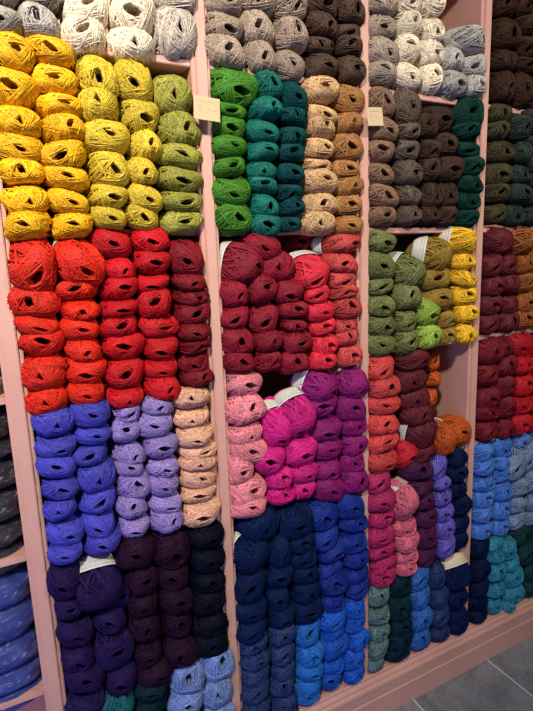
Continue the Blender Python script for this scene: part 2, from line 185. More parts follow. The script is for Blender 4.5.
 (0.8596,0.0363,1.9216,0.0489,0.0405,0.062,-7.3,6.4,1.0,0,4,'camel',"camel brown yarn ball, top in the camel stack between beige balls and post"),
 (0.8498,0.0339,1.8618,0.0454,0.0291,0.062,4.9,-0.6,-5.0,0,5,'camel',"camel brown yarn ball, second from top in the camel stack between beige balls and post"),
 (0.8495,0.0362,1.8019,0.0517,0.0388,0.062,0.3,2.5,-9.5,0,7,'camel',"camel brown yarn ball, third from top in the camel stack between beige balls and post"),
 (0.8487,0.0336,1.7033,0.05,0.0288,0.062,8.6,1.6,-8.7,0,5,'camel',"camel brown yarn ball, fifth from top in the camel stack between beige balls and post"),
 (0.8538,0.0351,1.6034,0.0471,0.0322,0.062,-8.1,9.6,5.6,0,0,'camel',"camel brown yarn ball, lowest in the camel stack between beige balls and post"),
 (0.5229,0.0318,1.5066,0.0496,0.0503,0.066,38,12,3.1,1,0,'wine',"wine red yarn ball with paper band, top, wine red stack against the post"),
 (0.4995,0.0381,1.4411,0.0422,0.0369,0.062,9.7,15.9,4.6,0,3,'wine',"wine red yarn ball, second from top in the wine red stack against the post"),
 (0.5044,0.0381,1.3812,0.0442,0.0293,0.062,-7.0,13.3,-4.2,0,2,'wine',"wine red yarn ball, third from top in the wine red stack against the post"),
 (0.5031,0.0383,1.3162,0.0493,0.041,0.062,5.8,9.3,-5.6,0,9,'wine',"wine red yarn ball, fourth from top in the wine red stack against the post"),
 (0.5038,0.0327,1.2552,0.0459,0.0322,0.062,7.4,-4.2,7.9,0,7,'wine',"wine red yarn ball, lowest in the wine red stack against the post"),
 (0.5891,0.0321,1.546,0.0516,0.0352,0.062,-6.7,4.1,8.4,0,4,'wine',"wine red yarn ball, top in the stack beside the labelled ball"),
 (0.5771,0.032,1.441,0.0396,0.0407,0.062,4.2,-2.3,-2.6,0,6,'wine',"wine red yarn ball, second from top in the stack beside the labelled ball"),
 (0.5881,0.039,1.369,0.0443,0.0411,0.062,-6.3,14.5,3.6,0,2,'wine',"wine red yarn ball, third from top in the stack beside the labelled ball"),
 (0.5894,0.0305,1.3054,0.0407,0.0322,0.062,8.2,-1.7,5.4,0,5,'wine',"wine red yarn ball, fourth from top in the stack beside the labelled ball"),
 (0.6257,0.0374,1.4978,0.0573,0.0435,0.062,-4.2,4.9,7.1,0,5,'wine',"wine red yarn ball, top in the stack beside the coral red balls"),
 (0.6571,0.0336,1.4358,0.0449,0.038,0.062,-3.9,15.8,1.5,0,1,'wine',"wine red yarn ball, second from top in the stack beside the coral red balls"),
 (0.6728,0.0329,1.2979,0.0473,0.0351,0.062,6.9,9.9,-5.6,0,6,'wine',"wine red yarn ball, fifth from top in the stack beside the coral red balls"),
 (0.6679,0.0349,1.2394,0.0476,0.0366,0.062,-0.4,0.7,-9.0,0,9,'wine',"wine red yarn ball, lowest in the stack beside the coral red balls"),
 (0.7259,0.1035,1.5547,0.0483,0.0295,0.062,5.0,-7.5,-9.9,0,1,'wine',"wine red yarn ball, shadowed row behind the labelled coral ball"),
 (0.7283,0.027,1.4832,0.0528,0.0408,0.066,5,30,-1.7,1,2,'coral',"coral red yarn ball with paper band, top, coral stack beside the wine red balls"),
 (0.7497,0.0314,1.3724,0.0487,0.0308,0.062,6.3,2.8,-8.7,0,4,'coral',"coral red yarn ball, third from top in the coral stack beside the wine red balls"),
 (0.8267,0.0331,1.5516,0.0574,0.0292,0.066,28,0,-6.8,1,1,'rose',"dusty rose yarn ball with paper band, top, stack between coral balls and post"),
 (0.8273,0.0314,1.5001,0.0567,0.0296,0.062,-9.7,5.2,8.8,0,3,'rose',"dusty rose yarn ball, second from top in the stack between coral balls and post"),
 (0.8438,0.0375,1.3726,0.0517,0.0374,0.062,6.5,-7.8,6.9,0,7,'rose',"dusty rose yarn ball, fifth from top in the stack between coral balls and post"),
 (0.5166,0.0389,1.1983,0.0529,0.0365,0.062,12.4,-0.9,8.6,0,1,'pink',"pale pink yarn ball, top in the pale pink stack against the post"),
 (0.5173,0.0324,1.1294,0.06,0.0432,0.062,10.2,-7.6,-4.8,0,3,'pink',"pale pink yarn ball, second from top in the pale pink stack against the post"),
 (0.5137,0.0388,1.0692,0.0533,0.0315,0.062,11.7,9.9,-3.5,0,5,'pink',"pale pink yarn ball, third from top in the pale pink stack against the post"),
 (0.526,0.0392,1.0168,0.0584,0.0431,0.062,3.8,1.1,7.0,0,8,'pink',"pale pink yarn ball, fourth from top in the pale pink stack against the post"),
 (0.495,0.0386,0.9731,0.0387,0.0489,0.062,0.8,12.2,4.0,0,6,'pink',"pale pink yarn ball, fifth from top in the pale pink stack against the post"),
 (0.512,0.0379,0.901,0.0559,0.0476,0.062,12.0,-2.4,7.7,0,6,'pink',"pale pink yarn ball, sixth from top in the pale pink stack against the post"),
 (0.5137,0.0314,0.8559,0.0543,0.0348,0.062,4.3,-6.1,8.2,0,0,'pink',"pale pink yarn ball, lowest in the pale pink stack against the post"),
 (0.6077,0.0338,1.0681,0.0467,0.0583,0.066,8,38,-6.8,1,0,'fuchsia',"fuchsia pink yarn ball with paper band, top, fuchsia stack beside the pale pink balls"),
 (0.5855,0.0304,0.978,0.0476,0.0434,0.062,-9.3,-4.7,2.9,0,1,'fuchsia',"fuchsia pink yarn ball, second from top in the fuchsia stack beside the pale pink balls"),
 (0.6676,0.0243,1.0892,0.052,0.0669,0.066,12,40,-7.8,1,1,'fuchsia',"fuchsia pink yarn ball with paper band, top, fuchsia stack beside the purple magenta balls"),
 (0.6777,0.031,0.9858,0.0557,0.0476,0.062,9.0,7.2,-4.3,0,1,'fuchsia',"fuchsia pink yarn ball, second from top in the fuchsia stack beside the purple magenta balls"),
 (0.6873,0.0334,0.9207,0.0469,0.0346,0.062,8.2,7.5,-4.1,0,4,'fuchsia',"fuchsia pink yarn ball, third from top in the fuchsia stack beside the purple magenta balls"),
 (0.7476,0.0288,1.1593,0.0624,0.0525,0.066,35,15,2.0,1,4,'magenta',"purple magenta yarn ball with paper band, top, magenta stack beside the fuchsia balls"),
 (0.7444,0.0344,1.1022,0.0627,0.0377,0.062,4.2,-7.3,-1.7,0,1,'magenta',"purple magenta yarn ball, second from top in the magenta stack beside the fuchsia balls"),
 (0.7656,0.0322,1.0336,0.0541,0.0396,0.062,-2.0,8.9,0.8,0,1,'magenta',"purple magenta yarn ball, third from top in the magenta stack beside the fuchsia balls"),
 (0.7705,0.0352,0.9718,0.0496,0.0366,0.062,3.2,-1.1,-1.3,0,4,'magenta',"purple magenta yarn ball, fourth from top in the magenta stack beside the fuchsia balls"),
 (0.7694,0.0349,0.911,0.0465,0.0398,0.062,7.5,15.5,-9.9,0,7,'magenta',"purple magenta yarn ball, fifth from top in the magenta stack beside the fuchsia balls"),
 (0.7754,0.0359,0.8513,0.0539,0.0447,0.062,6.0,11.8,9.3,0,8,'magenta',"purple magenta yarn ball, lowest in the magenta stack beside the fuchsia balls"),
 (0.8612,0.0261,1.1597,0.0553,0.0436,0.066,10,32,-4.3,1,3,'magenta',"purple magenta yarn ball with paper band, top, magenta stack against the post"),
 (0.8548,0.0308,1.077,0.0498,0.047,0.062,1.5,-5.4,2.7,0,8,'magenta',"purple magenta yarn ball, second from top in the magenta stack against the post"),
 (0.8624,0.0313,0.8548,0.0544,0.0469,0.062,12.6,7.1,8.9,0,9,'magenta',"purple magenta yarn ball, lowest in the magenta stack against the post"),
 (0.5478,0.0335,0.7963,0.06,0.05,0.062,7.4,10.1,2.9,0,5,'navy',"dark navy yarn ball, top in the navy stack against the post"),
 (0.5121,0.0295,0.7215,0.0518,0.0565,0.066,25,20,-1.0,1,5,'navy',"dark navy yarn ball with paper band, second from top, navy stack against the post"),
 (0.5126,0.0358,0.6241,0.0524,0.0526,0.062,-6.1,2.5,5.5,0,2,'navy',"dark navy yarn ball, third from top in the navy stack against the post"),
 (0.5092,0.0351,0.5498,0.0508,0.0385,0.062,-2.3,7.4,3.9,0,4,'navy',"dark navy yarn ball, fourth from top in the navy stack against the post"),
 (0.508,0.0315,0.4906,0.0496,0.038,0.062,-3.1,8.9,6.9,0,2,'navy',"dark navy yarn ball, lowest in the navy stack against the post"),
 (0.5991,0.0335,0.6971,0.0387,0.0504,0.062,12.4,9.4,2.1,0,3,'navy',"dark navy yarn ball, top in the second navy stack from the post"),
 (0.6034,0.0373,0.6199,0.0461,0.0417,0.062,-2.5,-3.5,9.5,0,1,'navy',"dark navy yarn ball, second from top in the second navy stack from the post"),
 (0.601,0.032,0.496,0.0414,0.0446,0.062,8.3,9.6,-1.3,0,1,'navy',"dark navy yarn ball, lowest in the second navy stack from the post"),
 (0.6616,0.0301,0.7738,0.0577,0.0568,0.062,-3.5,13.2,-0.7,0,6,'navy',"dark navy yarn ball, top in the navy stack beside the royal blue balls"),
 (0.6861,0.0385,0.6048,0.0487,0.0373,0.062,6.1,6.1,2.9,0,9,'navy',"dark navy yarn ball, fourth from top in the navy stack beside the royal blue balls"),
 (0.6927,0.0324,0.4831,0.0513,0.0459,0.062,-4.0,8.8,7.9,0,6,'navy',"dark navy yarn ball, lowest in the navy stack beside the royal blue balls"),
 (0.7486,0.0342,0.7687,0.0582,0.0491,0.062,6.4,7.1,-5.0,0,7,'royal',"royal blue yarn ball, top in the royal blue stack beside the navy balls"),
 (0.7663,0.0366,0.6977,0.0465,0.0418,0.062,-9.5,12.6,0.4,0,2,'royal',"royal blue yarn ball, second from top in the royal blue stack beside the navy balls"),
 (0.7835,0.0383,0.6405,0.0515,0.0369,0.062,10.6,-0.1,-9.8,0,1,'royal',"royal blue yarn ball, third from top in the royal blue stack beside the navy balls"),
 (0.788,0.0354,0.5325,0.0559,0.0437,0.062,1.9,-5.6,1.5,0,7,'royal',"royal blue yarn ball, fifth from top in the royal blue stack beside the navy balls"),
 (0.8485,0.0318,0.7724,0.0515,0.0465,0.062,7.1,3.0,9.8,0,8,'royal',"royal blue yarn ball, top in the royal blue stack against the post"),
 (0.5129,0.0343,0.2874,0.0495,0.0371,0.062,-3.8,1.0,-4.9,0,2,'denim',"dark denim blue yarn ball, fourth from top in the denim stack against the post"),
 (0.6941,0.0379,0.4069,0.0461,0.0526,0.062,-2.0,-4.3,8.1,0,2,'sky',"bright sky blue yarn ball, top in the stack beside the denim balls"),
 (0.6956,0.0369,0.2738,0.048,0.0422,0.062,8.1,12.1,-6.1,0,8,'sky',"bright sky blue yarn ball, third from top in the stack beside the denim balls"),
 (0.7835,0.0325,0.4236,0.0534,0.0436,0.062,1.1,13.7,4.0,0,2,'azure',"azure blue yarn ball, top in the azure stack beside the sky blue balls"),
 (0.7839,0.0347,0.3199,0.0559,0.044,0.062,6.0,3.9,-4.1,0,6,'azure',"azure blue yarn ball, third from top in the azure stack beside the sky blue balls"),
 (0.7757,0.04,0.2043,0.0428,0.0458,0.062,-9.5,-6.9,4.7,0,1,'azure',"azure blue yarn ball, lowest in the azure stack beside the sky blue balls"),
 (0.9624,0.04,2.1172,0.0489,0.0333,0.062,-7.1,15.3,-8.2,0,6,'taupe',"taupe grey yarn ball, third from bottom in the taupe stack against the post"),
 (0.9641,0.0305,2.0536,0.0506,0.0384,0.062,6.6,13.3,0.9,0,4,'taupe',"taupe grey yarn ball, second from bottom in the taupe stack against the post"),
 (0.9634,0.0348,1.9917,0.0498,0.0331,0.062,-7.5,-6.9,6.4,0,0,'taupe',"taupe grey yarn ball, lowest in the taupe stack against the post"),
 (1.0546,0.0363,2.1321,0.0486,0.0365,0.062,10.2,-6.0,-9.2,0,2,'ivory',"ivory white yarn ball, third from bottom in the ivory stack beside the taupe balls"),
 (1.0527,0.0377,2.0667,0.0458,0.0403,0.062,-7.7,-3.6,-9.3,0,0,'ivory',"ivory white yarn ball, second from bottom in the ivory stack beside the taupe balls"),
 (1.0547,0.0356,2.0047,0.0494,0.0363,0.062,-1.5,11.7,5.7,0,4,'ivory',"ivory white yarn ball, lowest in the ivory stack beside the taupe balls"),
 (1.1342,0.037,2.074,0.0461,0.0389,0.062,9.0,10.6,-1.6,0,6,'ivory',"ivory white yarn ball, second from bottom in the ivory stack beside the light grey balls"),
 (1.2131,0.0364,2.0642,0.0497,0.0331,0.062,0.9,1.9,-8.0,0,3,'lightgrey',"light marled grey yarn ball, top in the light grey stack beside the ivory balls"),
 (1.2185,0.0301,2.0024,0.0503,0.0372,0.062,10.6,7.0,-1.5,0,1,'lightgrey',"light marled grey yarn ball, lowest in the light grey stack beside the ivory balls"),
 (1.2801,0.0252,2.1217,0.0637,0.0387,0.066,35,0,-5.6,0,7,'lightgrey',"light marled grey yarn ball, top in the light grey stack against the post"),
 (1.3101,0.0373,2.0638,0.0569,0.0351,0.062,-9.6,9.3,-5.2,0,2,'lightgrey',"light marled grey yarn ball, second from top in the light grey stack against the post"),
 (0.9609,0.0371,1.9194,0.0472,0.0422,0.062,6.8,-6.0,2.6,0,7,'umber',"umber brown yarn ball, top in the umber stack beside the price card"),
 (0.9644,0.0305,1.8551,0.0507,0.0372,0.062,5.4,13.4,8.3,0,0,'umber',"umber brown yarn ball, second from top in the umber stack beside the price card"),
 (0.963,0.0382,1.7952,0.0492,0.0325,0.062,-9.7,-7.6,3.0,0,1,'umber',"umber brown yarn ball, third from top in the umber stack beside the price card"),
 (0.9622,0.0396,1.7357,0.0483,0.032,0.062,-1.1,-0.5,2.0,0,7,'umber',"umber brown yarn ball, fourth from top in the umber stack beside the price card"),
 (0.9709,0.0373,1.6774,0.0571,0.0335,0.062,4.0,-0.4,9.0,0,7,'umber',"umber brown yarn ball, fifth from top in the umber stack beside the price card"),
 (0.9662,0.0336,1.6229,0.0523,0.0304,0.062,5.6,-4.5,5.9,0,2,'umber',"umber brown yarn ball, lowest in the umber stack beside the price card"),
 (1.0532,0.0379,1.9225,0.0492,0.0515,0.062,4.5,2.0,-2.3,0,4,'greybrown',"grey brown yarn ball, top in the grey brown stack beside the umber balls"),
 (1.0585,0.0325,1.7457,0.0459,0.0394,0.062,9.2,6.0,9.5,0,6,'greybrown',"grey brown yarn ball, fourth from top in the grey brown stack beside the umber balls"),
 (1.1324,0.0399,1.8774,0.0472,0.0389,0.062,-3.4,-4.6,7.8,0,2,'chocolate',"chocolate brown yarn ball, top in the chocolate stack beside the grey brown balls"),
 (1.1728,0.0381,1.9007,0.0585,0.0397,0.062,8.2,3.0,-8.2,0,1,'chocolate',"chocolate brown yarn ball, top in the chocolate stack beside the bottle green balls"),
 (1.2208,0.0321,1.7649,0.0525,0.0406,0.062,-2.6,4.1,-6.0,0,1,'chocolate',"chocolate brown yarn ball, third from top in the chocolate stack beside the bottle green balls"),
 (1.3006,0.0379,1.9269,0.0637,0.0502,0.062,-1.4,-5.5,2.7,0,2,'bottle',"bottle green yarn ball, top in the bottle green stack against the post"),
 (0.9636,0.0371,1.5567,0.052,0.0345,0.062,9.8,7.4,8.4,0,1,'moss',"moss green yarn ball, top in the moss stack against the post"),
 (0.9661,0.0396,1.4875,0.0545,0.0446,0.062,-4.1,5.5,2.8,0,8,'moss',"moss green yarn ball, second from top in the moss stack against the post"),
 (0.9654,0.0379,1.3171,0.0537,0.0383,0.062,10.8,12.1,-9.1,0,7,'moss',"moss green yarn ball, fifth from top in the moss stack against the post"),
 (0.9679,0.0394,1.2538,0.0561,0.0367,0.062,-8.7,-4.5,5.1,0,4,'moss',"moss green yarn ball, lowest in the moss stack against the post"),
 (1.067,0.0287,1.4686,0.0573,0.0478,0.066,30,20,3.1,1,5,'moss',"moss green yarn ball with paper band, top, moss stack beside the lime balls"),
 (1.0623,0.0317,1.3916,0.0515,0.0437,0.062,-4.1,-5.0,-0.4,0,3,'moss',"moss green yarn ball, second from top in the moss stack beside the lime balls"),
 (1.1406,0.0345,1.3443,0.0484,0.0515,0.062,9.9,13.3,-7.2,0,1,'lime',"lime green yarn ball, top in the lime pair beside the moss balls"),
 (1.1719,0.0277,1.5159,0.0637,0.0487,0.066,45,8,-7.7,1,5,'mustard',"mustard brown yarn ball with paper band, top, mustard stack beside the yellow balls"),
 (1.1789,0.0355,1.4379,0.0637,0.0378,0.062,-4.9,-6.6,4.3,0,2,'mustard',"mustard brown yarn ball, second from top in the mustard stack beside the yellow balls"),
 (1.1863,0.0325,1.3719,0.0637,0.0414,0.062,0.1,-4.4,-1.6,0,0,'mustard',"mustard brown yarn ball, third from top in the mustard stack beside the yellow balls"),
 (1.277,0.0261,1.5511,0.0637,0.0418,0.066,40,8,3.4,1,7,'sunyellow',"sunny yellow yarn ball with paper band, top, yellow stack against the post"),
 (0.965,0.0357,1.189,0.0532,0.0378,0.062,0.0,13.9,-5.6,0,2,'salmon',"salmon red yarn ball, top in the salmon stack against the post"),
 (0.977,0.0318,1.127,0.0637,0.0391,0.062,9.4,4.5,-5.4,0,9,'salmon',"salmon red yarn ball, second from top in the salmon stack against the post"),
 (0.9796,0.035,1.0679,0.0637,0.0362,0.062,-8.2,-5.9,2.2,0,4,'salmon',"salmon red yarn ball, third from top in the salmon stack against the post"),
 (0.9767,0.0363,1.0061,0.0637,0.0397,0.062,-6.0,-4.7,3.4,0,3,'salmon',"salmon red yarn ball, fourth from top in the salmon stack against the post"),
 (0.9737,0.0373,0.9491,0.0619,0.0348,0.062,3.4,-3.1,-8.7,0,6,'salmon',"salmon red yarn ball, fifth from top in the salmon stack against the post"),
 (0.972,0.0335,0.8944,0.0601,0.0395,0.062,9.3,14.0,0.4,0,4,'salmon',"salmon red yarn ball, lowest in the salmon stack against the post"),
 (1.0851,0.0356,1.1356,0.0631,0.0426,0.062,-6.9,8.0,-5.0,0,5,'maroon',"dark maroon yarn ball, second from top in the maroon stack beside the salmon balls"),
 (1.1049,0.0386,1.0728,0.0637,0.0405,0.062,-9.2,8.9,1.5,0,5,'maroon',"dark maroon yarn ball, third from top in the maroon stack beside the salmon balls"),
 (1.1138,0.0312,1.0166,0.0637,0.0399,0.062,2.0,2.7,0.3,0,3,'maroon',"dark maroon yarn ball, fourth from top in the maroon stack beside the salmon balls"),
 (1.1323,0.0311,0.9547,0.0637,0.0513,0.066,30,10,-3.6,1,6,'maroon',"dark maroon yarn ball with paper band, fifth from top, maroon stack beside the salmon balls"),
 (1.2254,0.0286,0.9124,0.0493,0.0518,0.066,10,22,2.7,1,3,'rust',"burnt orange yarn ball with paper band, burnt orange pair topped by a white label"),
 (1.2966,0.0372,0.9144,0.0594,0.0514,0.062,6.2,-5.5,7.4,0,0,'rust',"burnt orange yarn ball, burnt orange spot against the post"),
 (1.0618,0.0436,0.8934,0.0453,0.0513,0.066,20,10,1.7,1,1,'ruby',"ruby red yarn ball with paper band, gap between salmon and maroon stacks"),
 (0.9681,0.0316,0.7631,0.056,0.04,0.062,-6.6,5.7,4.9,0,0,'raspberry',"raspberry pink yarn ball, second from top in the raspberry stack against the post"),
 (0.9667,0.0336,0.6468,0.0546,0.0411,0.062,-9.2,15.3,-9.0,0,6,'raspberry',"raspberry pink yarn ball, fourth from top in the raspberry stack against the post"),
 (1.0621,0.0307,0.7313,0.0541,0.0627,0.066,15,35,-6.0,1,3,'blush',"blush pink yarn ball with paper band, top, blush stack beside the raspberry balls"),
 (1.1205,0.0312,0.8294,0.0637,0.0398,0.062,-3.4,-0.7,3.0,0,9,'aubergine',"aubergine yarn ball, top in the aubergine stack beside the blush balls"),
 (1.3053,0.027,0.3953,0.0613,0.0651,0.066,0,55,-9.9,2,1,'inknavy',"ink navy yarn ball, top in the ink navy stack against the post"),
 (1.4375,0.0301,2.1644,0.0582,0.046,0.062,4.1,11.4,-8.8,0,9,'walnut',"dark walnut brown yarn ball, third from bottom in the walnut stack against the post"),
 (1.433,0.0306,2.0187,0.0471,0.0464,0.062,4.5,12.6,9.0,0,3,'walnut',"dark walnut brown yarn ball, lowest in the walnut stack against the post"),
 (1.5219,0.0322,2.0175,0.0466,0.0516,0.062,-4.4,1.4,4.4,0,4,'walnut',"dark walnut brown yarn ball, lowest in the second walnut stack from the post"),
 (1.4508,0.0286,1.5481,0.0637,0.0436,0.066,35,5,4.1,0,6,'oxblood',"oxblood yarn ball, top in the oxblood stack against the post"),
 (1.4415,0.0345,1.1839,0.0617,0.049,0.062,-4.5,-2.2,0.3,0,5,'burgundy',"burgundy yarn ball, top in the burgundy stack against the post"),
 (1.5913,0.0363,1.193,0.0619,0.0491,0.062,-9.8,14.1,2.9,0,4,'cherry',"cherry red yarn ball, top in the cherry stack beside the burgundy balls"),
 (1.6547,0.038,0.7576,0.0637,0.0639,0.062,3.0,12.4,3.6,0,2,'mist',"misty grey blue yarn ball, top in the stack cut by the picture edge"),
]
